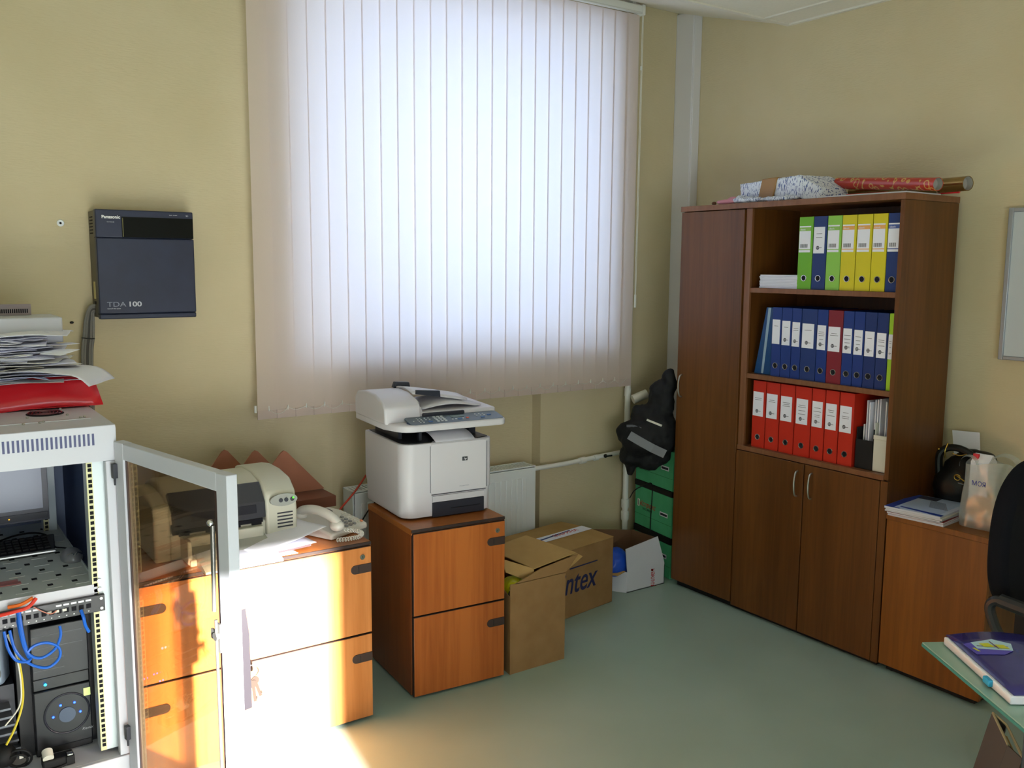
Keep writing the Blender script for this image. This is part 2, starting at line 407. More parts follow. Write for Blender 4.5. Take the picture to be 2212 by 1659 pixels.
for z in (.62, .34, .27):
    b = MB(m_wpaint, hp); b.cyl((px, py, z-.022), (px, py, z+.022), .023, n=16); b.cyl((px, py, z-.028), (px, py, z+.028), .020, n=16); b.build('coupling', hp)
b = MB(m_black, hp); b.sph((3.235, 3.765, .637), .011); b.box(3.22, 3.748, .634, 3.27, 3.754, .642); lab(b.build('valve_lever', hp), 'black butterfly lever on the branch pipe')

# ------------------------------------------------------------------ telephone exchange box on the wall
px_ = thing('telephone_exchange', 'dark blue wall mounted telephone exchange cabinet on the yellow wall', 'telephone exchange', (.855, 3.76, 1.46))
m_pbx = mat('exchange_blue', '#2a3048', .42, col2='#262b40', vscale=12)
m_pbxside = mat('exchange_side', '#5a5446', .5)
X0, X1, Y0, Y1, Z0, Z1 = .680, 1.036, 3.70, 3.83, 1.463, 1.872
b = MB(m_pbxside, px_); b.box(X0-.0, Y0+.03, Z0+.006, X1-.004, Y1, Z1-.005)
b.mat(m_hole)
for i in range(6): b.box(X0-.0006, Y0+.05, Z1-.03-.012*i, X0+.001, Y1-.02, Z1-.025-.012*i)
b.build('housing', px_, bevel=.003)
b = MB(m_pbx, px_); b.box(X0, Y0, Z0+.02, X1, Y0+.034, Z1-.105); b.box(X0, Y0+.002, Z1-.104, X1, Y0+.034, Z1); b.box(X0, Y0+.002, Z0, X1, Y0+.034, Z0+.019); b.build('front_cover', px_, bevel=.004)
b = MB(mat('smoked_window', '#0c0d08', .45, spec=.15), px_); b.box(X0+.092, Y0-.001, Z1-.102, X1-.002, Y0+.01, Z1-.026)
b.mat(mat('window_edge', '#6b6740', .3)); b.box(X0+.094, Y0-.0016, Z1-.1, X0+.097, Y0, Z1-.03); b.build('smoked_window', px_)
m_tw = mat('silver_print', '#c8cad4', .5)
lab(text('Panasonic', .0165, (X0+.022, Y0+.0005, Z1-.033), mat('white_print', '#f4f4f4', .5, emit='#ffffff', estr=.0), px_, bold=.0004), 'white maker lettering')
text('KX-TDA100', .005, (X0+.04, Y0+.0005, Z1-.048), m_tw, px_)
text('TDA', .026, (X0+.026, Y0-.0006, Z0+.047), mat('grey_print', '#8d93a4', .5), px_, sx=1.3)
text('100', .026, (X0+.100, Y0-.0006, Z0+.047), m_tw, px_, sx=1.3, bold=.0006)
text('Hybrid IP-PBX System', .0052, (X0+.027, Y0-.0006, Z0+.038), m_tw, px_)
text('SD', .008, (X1-.028, Y0+.0005, Z1-.018), m_tw, px_); text('RUN  ALARM', .005, (X1-.09, Y0+.0005, Z1-.016), m_tw, px_)
b = MB(mat('yellowed_label', '#c9be86', .6), px_); b.box(X0-.0012, Y0+.06, Z0+.075, X0, Y0+.09, Z0+.14); b.mat(m_hole); b.box(X0-.0014, Y0+.055, Z0+.055, X0, Y0+.085, Z0+.066)
b.build('side_sticker', px_)
cb = thing('cable_bundle', 'grey cables dropping from the telephone exchange box, tied together', 'cables', (.66, 3.8, 1.3))
m_cable = mat('grey_cable', '#77746e', .5)
for i in range(5):
    dx = i*.0085; b = MB(m_cable if i != 2 else mat('darker_cable', '#4d4b48', .5), cb)
    b.tube([(X0+.004, 3.78+.004*i, Z0+.050-.007*i), (X0-.018+dx*.3, 3.785, Z0+.045-.006*i), (X0-.035+dx*.8, 3.79, Z0-.0), (X0-.045+dx, 3.79, Z0-.07), (X0-.053+dx, 3.79, Z0-.14), (X0-.058+dx, 3.79, Z0-.33), (X0-.06+dx, 3.80, Z0-.9), (X0-.06+dx, 3.81, .06)], .0052, 8)
    b.build('cable', cb)
b = MB(m_black, cb); b.ring((X0-.030, 3.787, Z0-.075), (0.1, 0, 1), .022, .002); b.build('cable_tie', cb)
o = MB(mat('bright_ring', '#f2f6fa', .25)).ring((.582, YB-.004, 1.821), (0, 1, 0), .0085, .0045)
o.mat(m_hole); o.cyl((.582, YB-.003, 1.821), (.582, YB, 1.821), .006, n=12)
tag(o.build('cable_grommet'), 'small shiny white ring set in the wall left of the telephone exchange', 'wall ring')
o = MB(m_black); o.sph((.602, YB-.004, 1.447), .006, 1.2, 1, .8)
tag(o.build('wall_screw'), 'small black screw in the wall below left of the telephone exchange', 'screw')

# ------------------------------------------------------------------ server rack
rk = thing('server_rack', 'grey steel server rack with its tinted glass door standing open', 'server rack', (.205, 3.06, 0))
KX0, KX1, KY0, KY1, KZ = -.10, .508, 2.63, 3.50, 1.24
b = MB(m_rack, rk)
b.box(KX0, KY0, KZ-.008, KX1, KY1, KZ)
b.build('top_panel', rk, bevel=.002)
b = MB(m_rack, rk); b.box(KX0, KY0, KZ-.098, KX1, KY0+.012, KZ-.006)
b.mat(mat('vent_slot', '#5a5e80', .8))
x = KX1-.058
while x > KX0+.04: b.box(x-.0028, KY0-.0008, KZ-.052, x+.0028, KY0+.002, KZ-.020); x -= .0112
b.build('vented_header', rk)
b = MB(m_rack, rk); b.box(KX1-.03, KY0+.001, .288, KX1, KY0+.03, KZ-.099); b.box(KX0, KY0+.001, .288, KX0+.03, KY0+.03, KZ-.099)
b.box(KX1-.012, KY0+.031, 0, KX1-.0005, KY1-.0005, KZ-.009); b.build('side_frame', rk, bevel=.002)
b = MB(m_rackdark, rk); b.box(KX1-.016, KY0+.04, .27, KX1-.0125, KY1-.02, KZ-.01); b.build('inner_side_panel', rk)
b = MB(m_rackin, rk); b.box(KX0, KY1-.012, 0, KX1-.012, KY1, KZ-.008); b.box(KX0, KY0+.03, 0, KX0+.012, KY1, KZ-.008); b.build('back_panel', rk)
b = MB(m_rack, rk); b.box(KX0+.012, KY0+.013, .14, KX1-.013, KY1-.013, .285); b.box(KX0, KY0-.002, .0, KX1+.0005, KY0+.012, .286); b.build('base_panel', rk, bevel=.002)
def rail(x0, x1, y, z0, z1, left=True):
    b = MB(m_zinc, rk); b.box(x0+.014, y, z0, x1, y+.003, z1); b.box(x0, y, z0, x0+.003, y+.05, z1)
    b.mat(m_railedge); b.box(x0, y-.0004, z0, x0+.0155, y+.003, z1)
    b.mat(m_hole); z = z0+.012; k = 0
    while z < z1-.01:
        b.box(x0+.004, y-.001, z, x0+.0135, y+.001, z+.0095); z += (.0125 if k % 3 == 0 else .0159); k += 1
    return b.build('mounting_rail', rk)
rail(.434, .482, KY0+.035, .30, KZ-.02); rail(.40, .44, 3.30, .30, KZ-.02)
# fan on the roof
b = MB(mat('fan_metal', '#6b4a52', .25, .8), rk)
for r in (.014, .024, .034, .044): b.ring((.375, 2.92, KZ+.004), (0, 0, 1), r, .0014, 28, 6)
for a in range(4): b.cyl((.375, 2.92, KZ+.004), (.375+.052*math.cos(a*PI/2+.7), 2.92+.052*math.sin(a*PI/2+.7), KZ+.004), .0014, n=6)
b.mat(m_hole); b.cyl((.375, 2.92, KZ), (.375, 2.92, KZ+.0015), .05, n=28)
b.build('roof_fan', rk)
b = MB(m_steel, rk)
for x, y in ((.425, 2.86), (.322, 2.86), (.425, 2.985), (.46, 2.80), (.448, 2.792), (.30, 2.75), (.35, 2.765), (.34, 2.755)): b.sph((x, y, KZ+.002), .0042, 1, 1, .8, 10, 6)
b.box(KX0+.1, 2.765, KZ, .47, 2.771, KZ+.0025)
b.build('roof_screws', rk)
# shelf
SZ = .79
b = MB(mat('shelf_grey', '#c0c6c2', .5), rk); b.box(KX0+.05, KY0+.035, SZ-.003, .447, 3.42, SZ)
b.mat(m_rack); b.box(KX0+.02, KY0+.034, SZ-.036, .447, KY0+.037, SZ+.001)
b.mat(m_zinc); b.box(.4455, KY0+.035, SZ-.03, .448, 3.42, SZ+.006)
b.mat(m_hole)
for i in range(6):
    for j in range(9):
        x = .40-.062*i-(.03 if j % 2 else 0); y = 2.73+.075*j
        b.box(x-.007, y-.008, SZ-.0005, x+.007, y+.008, SZ+.0008)
b.mat(mat('slot_light', '#c9ccc8', .4, .3))
for i in range(5):
    for j in range(9):
        x = .418-.074*i; y = 2.70+.075*j; b.box(x-.02, y-.003, SZ, x+.02, y+.002, SZ+.001)
b.build('perforated_shelf', rk)
b = MB(m_steel, rk)
for z in (.80, .775, .745): b.cyl((.452, KY0+.03, z), (.452, KY0+.036, z), .006, n=10)
b.build('rail_screws', rk)
# door, open about 100 degrees; local frame: s along the door from hinge, outward normal n
hx, hy = .5, 2.625; ex, ey = .627, 2.052
L_ = math.hypot(ex-hx, ey-hy); sx_, sy_ = (ex-hx)/L_, (ey-hy)/L_; nx_, ny_ = -sy_, sx_       # n points to +x side
nx_, ny_ = (nx_, ny_) if nx_ > 0 else (-nx_, -ny_)
DM = Matrix(((sx_, nx_, 0, hx), (sy_, ny_, 0, hy), (0, 0, 1, 0), (0, 0, 0, 1)))
def dmb(m):
    b = MB(m, rk); b.M = W[rk].inverted() @ DM; return b
DZ0, DZ1 = .20, 1.195
b = dmb(m_rack)
b.box(0, 0, DZ0, .052, .028, DZ1); b.box(L_-.048, 0, DZ0, L_, .028, DZ1); b.box(.0521, .0005, DZ1-.045, L_-.0481, .0275, DZ1-.0005); b.box(.0521, .0005, DZ0, L_-.0481, .0275, DZ0+.05)
dr = lab(b.build('glass_door', rk, bevel=.002), 'grey framed brown tinted glass door standing open')
b = dmb(glassy('amber_glass', (.80, .69, .55, 1), .06)); b.box(.045, .010, DZ0+.04, L_-.042, .015, DZ1-.04); lab(b.build('glass_pane', dr), 'brown tinted glass')
for s0, s1 in ((.05, .062), (L_-.066, L_-.048)):
    b = dmb(mat('glass_border', '#4a342c', .4)); b.box(s0, .006, DZ0+.045, s1, .0095, DZ1-.045); b.build('pane_border', dr)
for z in (1.115, .36):
    b = dmb(m_dark); b.box(.002, -.012, z-.02, .018, .0, z+.02); b.cyl((.010, -.006, z-.04), (.010, -.006, z-.02), .003, n=8); b.build('hinge', dr, bevel=.002)
b = dmb(m_chrome); b.sph((L_-.058, -.012, 1.075), .0085); lab(b.build('rod_knob', dr), 'round dark knob on top of the locking rod')
b = dmb(mat('rod_steel', '#6e6c68', .4, .8))
b.cyl((L_-.058, -.010, .86), (L_-.052, -.010, 1.07), .0055, n=12); b.cyl((L_-.048, -.010, .25), (L_-.052, -.010, .84), .004, n=12)
b.box(L_-.062, -.008, .76, L_-.040, -.001, .83); b.cyl((L_-.05, -.016, .80), (L_-.05, 0, .80), .010, n=14); b.box(L_-.078, -.010, .788, L_-.062, -.005, .812)
b.build('locking_rod', dr)
b = dmb(mat('lock_plastic', '#1c181c', .5)); b.prism([(L_-.02, .615), (L_-.004, .615), (L_-.006, .80), (L_-.02, .86)], 'y', .028, .050); b.build('lock_handle', dr)
# the key ring hangs from the lock
kr = thing('key_ring', 'bunch of keys hanging from the lock of the glass rack door', 'keys', (ex+.06, ey, .66))
m_key = mat('brass_key', '#2a1e16', .4)
b = MB(m_key, kr); kx, ky = ex+.052, ey+.03
b.cyl((kx-.03, ky, .715), (kx, ky, .715), .004, n=8); b.cyl((kx, ky, .715), (kx+.002, ky, .715), .014, n=16); b.ring((kx+.004, ky, .700), (.3, 1, 0), .014, .0012)
b.build('lock_key', kr)
for dx, dz, a in ((-.004, -.03, .25), (.006, -.035, -.1), (.012, -.028, -.3)):
    b = MB(m_key, kr); b.M = b.M @ Matrix.Translation((kx+dx, ky+dx*.5, .70+dz)) @ Matrix.Rotation(a, 4, 'Y')
    b.cyl((0, -.0012, 0), (0, .0012, 0), .010, n=14); b.box(-.0035, -.001, -.045, .0035, .001, -.008); b.box(.003, -.001, -.04, .006, .001, -.034); b.build('key', kr)

# ---- things on the rack roof
def sheet(name, label, c, rz, sx, sy, z, m, amp=.006, curl=0, seed=0, group='loose papers piled on the rack', tilt=0, th=.0012, droop=0, cat='paper'):
    b = MB(m)
    def f(u, v):
        x = (u-.5)*sx; y = (v-.5)*sy
        n = noise.noise(Vector((x*9+seed*3.1, y*9, seed*1.7)))*amp
        e = max(0, abs(u-.5)*2-.55)**2*curl + max(0, u-.72)**2*droop
        return (x, y, n+e+tilt*x)
    b.grid(f, 14, 12); o = b.build(name, solid=th, smooth=80)
    o.location = (c[0], c[1], z); o.rotation_euler = (0, 0, rz); W[o] = Matrix.Identity(4)
    return tag(o, label, cat, group)
fo = thing('plastic_folder', 'bright red plastic folder under the papers on the rack roof', 'folder', (.2, 3.12, KZ))
m_redp = mat('red_plastic', '#e0222e', .3, trans=.0, coat=.2)
b = MB(m_redp, fo)
# a bulging pocket: two sheets joined along the front edge, open on the right
def ff(top):
    def f(u, v):
        x = -.12+.665*u; y = 2.985+.25*v+.04*(1-u)
        bulge = .030*math.sin(PI*min(1, v*1.0)*.5)+.062*min(1, v*5)
        z = KZ+.006+(bulge if top else 0)*(1-.15*max(0, u-.9)*8)+(.012*noise.noise(Vector((x*6, y*5, 1))) if top else 0)
        return (x-(.055*v if top else .02*v)*(u > .93), y, z)
    return f
b.grid(ff(False), 24, 10); b.grid(ff(True), 24, 12)
b.build('pocket', fo, solid=.0012, smooth=60)
b = MB(mat('red_plastic_dark', '#c0351c', .3), fo)
b.grid(lambda u, v: (.50+.045*u, 2.99+.16*v, KZ+.010+(.05*(1-u))*min(1, v*3)), 5, 5); b.build('end_flap', fo, solid=.001)
m_pv = [m_white, m_white2, m_cream]
descs = ['white sheet', 'crumpled white sheet', 'grey white sheet', 'creased white sheet']
z = KZ+.082
for i in range(40):
    sx = random.uniform(.24, .36); sy = random.uniform(.2, .30); 
    cx = random.uniform(.12, .34) if i > 4 else (.36, .30, .12, .22, .33)[i]
    sheet('paper_sheet', 'loose white or grey sheet of paper in the ragged pile on the rack', (cx, 3.12+.0023*i+random.uniform(-.02, .03)), random.uniform(-.35, .35), sx, sy, z, m_pv[random.choice((0, 0, 0, 1, 1, 2))], amp=random.uniform(.006, .014), seed=i)
    z += random.uniform(.003, .0044)
o = sheet('paper_sheet', 'white sheet at the right front of the pile, its corner drooping over the red folder', (.435, 3.03), -.55, .25, .20, KZ+.118, m_white, amp=.01, seed=50, droop=-.55)
o = sheet('paper_sheet', 'bluish printed sheet at the left front of the pile above the red folder', (.26, 3.02), .3, .24, .18, KZ+.105, mat('bluish_paper', '#c3cdec', .8), amp=.014, seed=51, tilt=-.12)
o = sheet('paper_sheet', 'small bright triangular slip poking out of the middle of the pile', (.44, 3.035), .8, .09, .07, KZ+.168, mat('bright_slip', '#f2f3f8', .8), amp=.004, seed=52, tilt=.1)
o = sheet('paper_sheet', 'tiny torn white slip at the front centre of the pile', (.335, 2.985), .6, .04, .035, KZ+.166, MT['bright_slip'], amp=.003, seed=53)
wb = thing('white_device_box', 'flat pale grey box lying on top of the paper pile', 'box', (.18, 3.26, 1.42))
z0b = 1.425
b = MB(mat('device_grey', '#c6c7cc', .5), wb); b.box(-.15, 3.17, z0b, .472, 3.38, 1.505); b.build('case', wb, bevel=.004)
cs = thing('connector_strip', 'narrow grey perforated connector strip on the pale box, against the wall', 'connector strip', (.39, 3.33, 1.505))
b = MB(mat('strip_mauve', '#8f8284', .6), cs); b.box(.292, 3.325, 1.506, .405, 3.34, 1.541)
b.mat(m_hole)
for i in range(16): b.box(.302+.006*i, 3.3242, 1.513, .3055+.006*i, 3.3255, 1.526)
b.build('strip', cs, bevel=.002)

# ---- things in the rack
mn = thing('monitor', 'dark framed flat monitor standing on the rack shelf', 'monitor', (.2, 3.2, SZ))
b = MB(mat('monitor_frame', '#3b3d48', .35), mn); b.box(-.02, 3.15, .868, .400, 3.18, 1.16); b.mat(m_dark); b.box(-.02, 3.149, .874, .396, 3.151, .895); b.build('screen_frame', mn, bevel=.004)
b = MB(mat('screen_off', '#8d91a2', .25, spec=.6), mn); b.box(0, 3.1475, .908, .383, 3.151, 1.148); b.build('screen', mn)
b = MB(m_black, mn); b.box(.12, 3.17, SZ+.02, .20, 3.2, .90); b.cyl((.16, 3.2, SZ), (.16, 3.2, SZ+.02), .12, .10, n=28); b.build('stand', mn)
b = MB(mat('amber_led', '#ffb020', .4, emit='#ffaa20', estr=1.5), mn); b.box(.285, 3.1475, .882, .289, 3.149, .885); b.build('power_led', mn)
kb = thing('keyboard', 'black keyboard lying on the rack shelf in front of the monitor', 'keyboard', (.2, 3.08, SZ))
b = MB(m_black, kb); b.hexa([(-.06, 3.03, SZ), (.395, 3.03, SZ), (.412, 3.17, SZ), (-.06, 3.17, SZ), (-.06, 3.03, SZ+.012), (.395, 3.03, SZ+.012), (.412, 3.17, SZ+.024), (-.06, 3.17, SZ+.024)]); b.build('case', kb, bevel=.003)
b = MB(m_blackm, kb)
for i in range(22):
    for j in range(5): b.box(-.05+.02*i, 3.052+.021*j, SZ+.012, -.034+.02*i, 3.068+.021*j, SZ+.019+.0025*j)
o = b.build('keys', kb, bevel=.001)
b = MB(m_steel, kb); b.cyl((-.06, 3.03, SZ+.008), (.395, 3.03, SZ+.008), .006, n=10); lab(b.build('wrist_edge', kb), 'bright silver front edge')
b = MB(m_blackm, kb); b.tube([(.24, 3.19, SZ+.012), (.30, 3.22, SZ+.02), (.36, 3.235, SZ+.018), (.395, 3.20, SZ+.012), (.39, 3.15, SZ+.006)], .003, 7); b.build('cord', kb)
ms = thing('computer_mouse', 'dark grey computer mouse on the rack shelf right of the keyboard', 'mouse', (.428, 2.93, SZ))
b = MB(mat('mouse_grey', '#85868a', .3, .2), ms); b.sph((.426, 2.94, SZ+.008), .05, .62, 1, .52); b.build('shell', ms)
b = MB(m_chrome, ms); b.tube([(.405, 2.902, SZ+.022), (.42, 2.90, SZ+.030), (.428, 2.897, SZ+.024), (.438, 2.90, SZ+.030), (.450, 2.903, SZ+.022)], .002, 6); b.build('trim_line', ms)
b = MB(m_blackm, ms); b.tube([(.428, 2.985, SZ+.012), (.425, 3.03, SZ+.01), (.40, 3.07, SZ+.008), (.405, 3.13, SZ+.01), (.40, 3.18, SZ+.01)], .0022, 7); b.build('cord', ms)
o = MB(mat('red_tape', '#a86a68', .6)); 
o.box(.12, 2.78, SZ+.001, .273, 2.80, SZ+.003); o.box(.12, 2.805, SZ+.001, .268, 2.822, SZ+.003)
tag(o.build('red_tape_strip'), 'faded red strip lying on the perforated rack shelf', 'tape')
pp = thing('patch_panel', 'black patch panel with white port labels under the rack shelf', 'patch panel', (.2, 2.67, .72))
b = MB(m_black, pp); b.box(-.06, 2.652, .715, .462, 2.664, .762); b.box(-.04, 2.664, .716, .43, 2.78, .760); b.build('panel', pp, bevel=.001)
b = MB(m_white, pp)
for i in range(24):
    if i in (5, 6): continue
    b.box(.413-.0185*i, 2.6512, .7505, .427-.0185*i, 2.652, .7555)
b.build('port_labels', pp)
b = MB(m_hole, pp)
for i in range(24): b.box(.414-.0185*i, 2.6508, .731, .426-.0185*i, 2.652, .743)
b.mat(m_cream)
for i in (3, 4, 5): b.box(.410-.0185*i, 2.6506, .735, .420-.0185*i, 2.6508, .742)
b.mat(m_steel)
for i in range(24): b.box(.418-.0185*i, 2.6508, .7215, .421-.0185*i, 2.652, .7235)
b.build('ports', pp)
b = MB(m_steel, pp)
for z in (.752, .724): b.cyl((.453, 2.650, z), (.453, 2.653, z), .004, n=10)
b.build('fixing_screws', pp)
m_blue = mat('blue_cable', '#1560c8', .35); m_redc = mat('red_cable', '#d03524', .4); m_orc = mat('orange_cable', '#d8661c', .4); m_yel = mat('yellow_cable', '#c8b428', .4)
def cable(label, m, pts, r=.0038, group=None, name='network_cable'):
    b = MB(m); b.tube(pts, r, 8, 7); return tag(b.build(name), label, 'cable', group)
yb = 2.64
cable('short blue network cable hanging from the right end of the patch panel', m_blue, [(.398, yb, .733), (.402, yb-.012, .715), (.406, yb-.008, .69), (.415, yb, .668)], .0045)
cable('blue network cable looping widely right from the patch panel', m_blue, [(.344, yb, .70), (.343, yb-.01, .675), (.325, yb-.02, .645), (.29, yb-.025, .632), (.262, yb-.02, .65), (.25, yb-.015, .69), (.245, yb, .74)])
cable('blue network cable making the lowest loop below the patch panel', m_blue, [(.225, yb, .715), (.235, yb-.01, .66), (.265, yb-.02, .62), (.305, yb-.026, .602), (.335, yb-.02, .618), (.336, yb-.02, .648), (.31, yb-.02, .668), (.28, yb-.02, .668), (.262, yb-.02, .655)])
cable('blue network cable falling in a short hook at the left of the patch panel', m_blue, [(.212, yb, .715), (.218, yb-.01, .67), (.235, yb-.015, .635), (.262, yb-.02, .628), (.272, yb-.01, .64)])
cable('thick blue cable pair running straight down beside the loops', m_blue, [(.248, yb, .765), (.250, yb-.012, .72), (.256, yb-.016, .67), (.266, yb-.012, .635)], .006)
cable('red cable arching over the top of the patch panel', m_redc, [(.205, yb, .76), (.235, yb-.006, .765), (.27, yb-.005, .770), (.292, yb, .79)], .005)
cable('orange cable under the shelf edge beside the red one', m_orc, [(.225, yb+.01, .775), (.255, yb+.005, .778), (.285, yb+.006, .79)], .005)
cable('thin pink wire drooping across the patch panel ports', mat('pink_wire', '#c8806c', .5), [(.285, 2.648, .764), (.305, 2.645, .748), (.325, 2.645, .737), (.34, 2.648, .742)], .0014)
cable('yellow cable running down at the left of the black tower', m_yel, [(.222, 2.655, .70), (.240, 2.645, .64), (.247, 2.645, .56), (.243, 2.645, .50), (.222, 2.645, .44), (.2, 2.645, .40)], .003)
cable('thin white cable beside the yellow one', m_cream, [(.219, 2.652, .70), (.236, 2.642, .645), (.243, 2.642, .56), (.236, 2.642, .50), (.2, 2.642, .455)], .002)
pc = thing('computer_tower', 'black computer tower with glowing blue fan lights inside the rack', 'computer', (.36, 2.9, .285))
TX0, TX1, TY = .292, .452, 2.735
m_pc = mat('tower_black', '#17181c', .38); m_pcd = mat('tower_side', '#08090b', .5)
b = MB(m_pcd, pc); b.box(.245, TY+.04, .285, TX1, 3.2, .675); b.build('case', pc)
b = MB(m_pc, pc); b.box(TX0-.012, TY, .52, .426, TY+.045, .672); b.box(TX0-.012, TY, .312, .426, TY+.045, .484)
b.mat(m_black); b.box(TX0-.012, TY+.006, .484, .426, TY+.045, .52); b.mat(m_pcd); b.box(TX0-.012, TY+.01, .29, .426, TY+.045, .312)
b.build('front_panel', pc, bevel=.003)
b = MB(mat('tower_seam', '#55565c', .3), pc)
for z in (.645, .61, .575, .545): b.box(TX0-.008, TY-.0006, z, TX0+(.12 if z > .6 else .07), TY, z+.0012)
b.build('drive_bay_seams', pc)
m_bled = mat('blue_led', '#2040ff', .3, emit='#1a3cff', estr=14)
b = MB(m_bled, pc)
fcx, fcz = .362, .405
for dx, dz in ((-.016, .028), (.020, .027), (-.036, -.002), (.034, -.004)): b.sph((fcx+dx, TY-.002, fcz+dz), .0032, 1, .6, 1, 10, 6)
b.mat(mat('cyan_led', '#20a0ff', .3, emit='#1e9cff', estr=10)); b.sph((.311, TY-.001, .503), .004, 1, .6, 1, 10, 6); b.build('indicator_lights', pc)
b = MB(mat('fan_hub', '#3c4a62', .35), pc); b.cyl((fcx, TY-.003, fcz-.004), (fcx, TY, fcz-.004), .022, n=28); b.mat(mat('fan_ring', '#23242e', .3)); b.ring((fcx, TY, fcz), (0, 1, 0), .058, .003, 40); b.build('fan_grille', pc)
b = MB(mat('gold_sticker', '#b9c07a', .25, .4), pc); b.box(.407, TY-.001, .444, .425, TY, .467); b.build('sticker', pc)
text('Ritmix', .011, (.398, TY-.0006, .343), mat('grey_logo', '#9a9ca0', .4), pc, shear=.3)
sb = thing('surge_adapter', 'black power adapter with white socket at the foot of the black tower', 'power adapter', (.34, 2.69, .285))
b = MB(m_blackm, sb); b.box(.285, 2.665, .286, .365, 2.705, .312); b.build('body', sb, bevel=.005)
b = MB(m_cream, sb); b.cyl((.300, 2.668, .318), (.300, 2.69, .33), .014, n=18); b.build('socket', sb)
b = MB(m_chrome, sb); b.box(.346, 2.662, .312, .362, 2.68, .318); b.mat(m_blackm); b.box(.343, 2.66, .287, .365, 2.69, .312); b.build('plug', sb, bevel=.002)
b = MB(m_blackm, sb); b.tube([(.352, 2.665, .292), (.32, 2.66, .288), (.27, 2.655, .288), (.22, 2.67, .289), (.17, 2.69, .289)], .0035, 8); b.build('cord', sb)
pe = thing('power_plug_coil', 'black plug with a coiled lead at the bottom left of the rack', 'plug', (.24, 2.74, .285))
b = MB(m_blackm, pe); b.sph((.20, 2.74, .325), .032); b.build('plug_body', pe)
b = MB(m_blackm, pe); b.ring((.235, 2.72, .315), (.3, 1, .3), .03, .0035); b.ring((.23, 2.715, .312), (.2, 1, .5), .024, .003); b.build('coil', pe)
b = MB(m_cream, pe); b.box(.234, 2.71, .318, .244, 2.715, .328); b.build('tag', pe)
sv = thing('silver_unit', 'silver curved plate of a unit at the left inside the rack', 'computer', (.1, 2.9, .285))
b = MB(mat('silver_blue', '#9fb0c8', .3, .5), sv); b.prism([(-.05, 2.79), (.215, 2.79), (.235, 2.84), (.235, 3.1), (-.05, 3.1)], 'z', .505, .665); b.build('case', sv, bevel=.01)
b = MB(mat('clear_wrap', '#9aa0a8', .15, .2), sv); b.sph((.16, 2.78, .545), .045, 1.1, .5, .8); b.build('fan_bulge', sv)
rb = thing('ribbed_unit', 'dark ribbed metal unit at the bottom left inside the rack', 'power supply', (.1, 2.9, .285))
b = MB(m_dark, rb); b.box(-.05, 2.80, .285, .24, 3.1, .50); b.build('case', rb)
b = MB(mat('rib_metal', '#6c7078', .35, .5), rb)
for i in range(6): b.box(.10, 2.775-.004*i, .315+.026*i, .245-.004*i, 2.80, .321+.026*i)
b.build('ribs', rb)

# ------------------------------------------------------------------ drawer cabinets
def handle_recess(b, x0, x1, z, right=True):
    """flat stadium shaped plastic pull, square at the outer end"""
    h = .0165
    if right: poly = [(x1, z-h), (x1, z+h)]+arc(x0+h, z, h, 90, 270, 8)
    else: poly = [(x0, z+h), (x0, z-h)]+arc(x1-h, z, h, -90, 90, 8)
    b.prism(poly, 'y', -.0025, .002)
def file_cabinet(label, loc, rz, w, d, left_handles, mats):
    mc, mf, mt = mats
    t = thing('drawer_cabinet', label, 'cabinet', loc, rz, 'cherry drawer cabinets under the window')
    H = .677
    b = MB(mc, ); b.box(0, .022, .012, .016, d, H-.022); b.box(w-.016, .022, .012, w, d, H-.022); b.box(.016, d-.01, .012, w-.016, d, H-.022); b.box(.016, .022, .012, w-.016, d-.01, .03)
    b.build('carcass', t)
    b = MB(mt); b.box(-.001, .010, H-.022, w+.001, d+.003, H); b.mat(m_gap); b.box(-.0015, .006, H-.012, w+.0015, .0115, H); b.build('top', t, bevel=.0012)
    b = MB(m_gap); b.box(.004, .016, .02, w-.004, .024, H-.02); b.build('drawer_gap', t)
    for k, (z0, z1) in enumerate(((.338, H-.016), (.012, .330))):
        b = MB(mf); b.box(.003, 0, z0, w-.003, .018, z1); b.mat(m_gap); b.box(.001, .001, z0-.001, .0032, .018, z1+.001); b.box(.003, .001, z1, w-.003, .018, z1+.0025)
        dw = b.build('drawer', t, bevel=.0012)
        b = MB(m_handle); handle_recess(b, w-.083, w-.003, z1-.078 if k == 0 else z1-.085)
        b.mat(m_black); b.box(w-.055, -.0035, (z1-.09 if k == 0 else z1-.097), w-.052, -.002, (z1-.066 if k == 0 else z1-.073))
        b.build('handle', dw, bevel=.001)
        if left_handles:
            b = MB(m_handle); handle_recess(b, .003, .083, z1-.078 if k == 0 else z1-.085, False); b.build('handle', dw, bevel=.001)
        if k == 0:
            b = MB(m_chrome); b.cyl((w-.038, -.004, z1-.034), (w-.038, .002, z1-.034), .0095, n=20); b.mat(m_hole); b.box(w-.0385, -.0048, z1-.038, w-.0370, -.004, z1-.030); b.build('lock', dw)
    b = MB(m_blackm)
    for x in (.03, w-.03):
        for y in (.05, d-.04): b.cyl((x, y, 0), (x, y, .014), .014, n=12)
    b.build('feet', t)
    return t
fc1 = file_cabinet('wide cherry two-drawer cabinet with the inkjet printer on it, struck by the sun', (.608, 2.935, 0), -.004, .806, .45, True, (m_orange_d, m_orange_sunlit, m_orange_t))
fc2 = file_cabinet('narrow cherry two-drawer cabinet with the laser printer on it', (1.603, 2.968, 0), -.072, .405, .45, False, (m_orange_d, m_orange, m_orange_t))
HT = .677

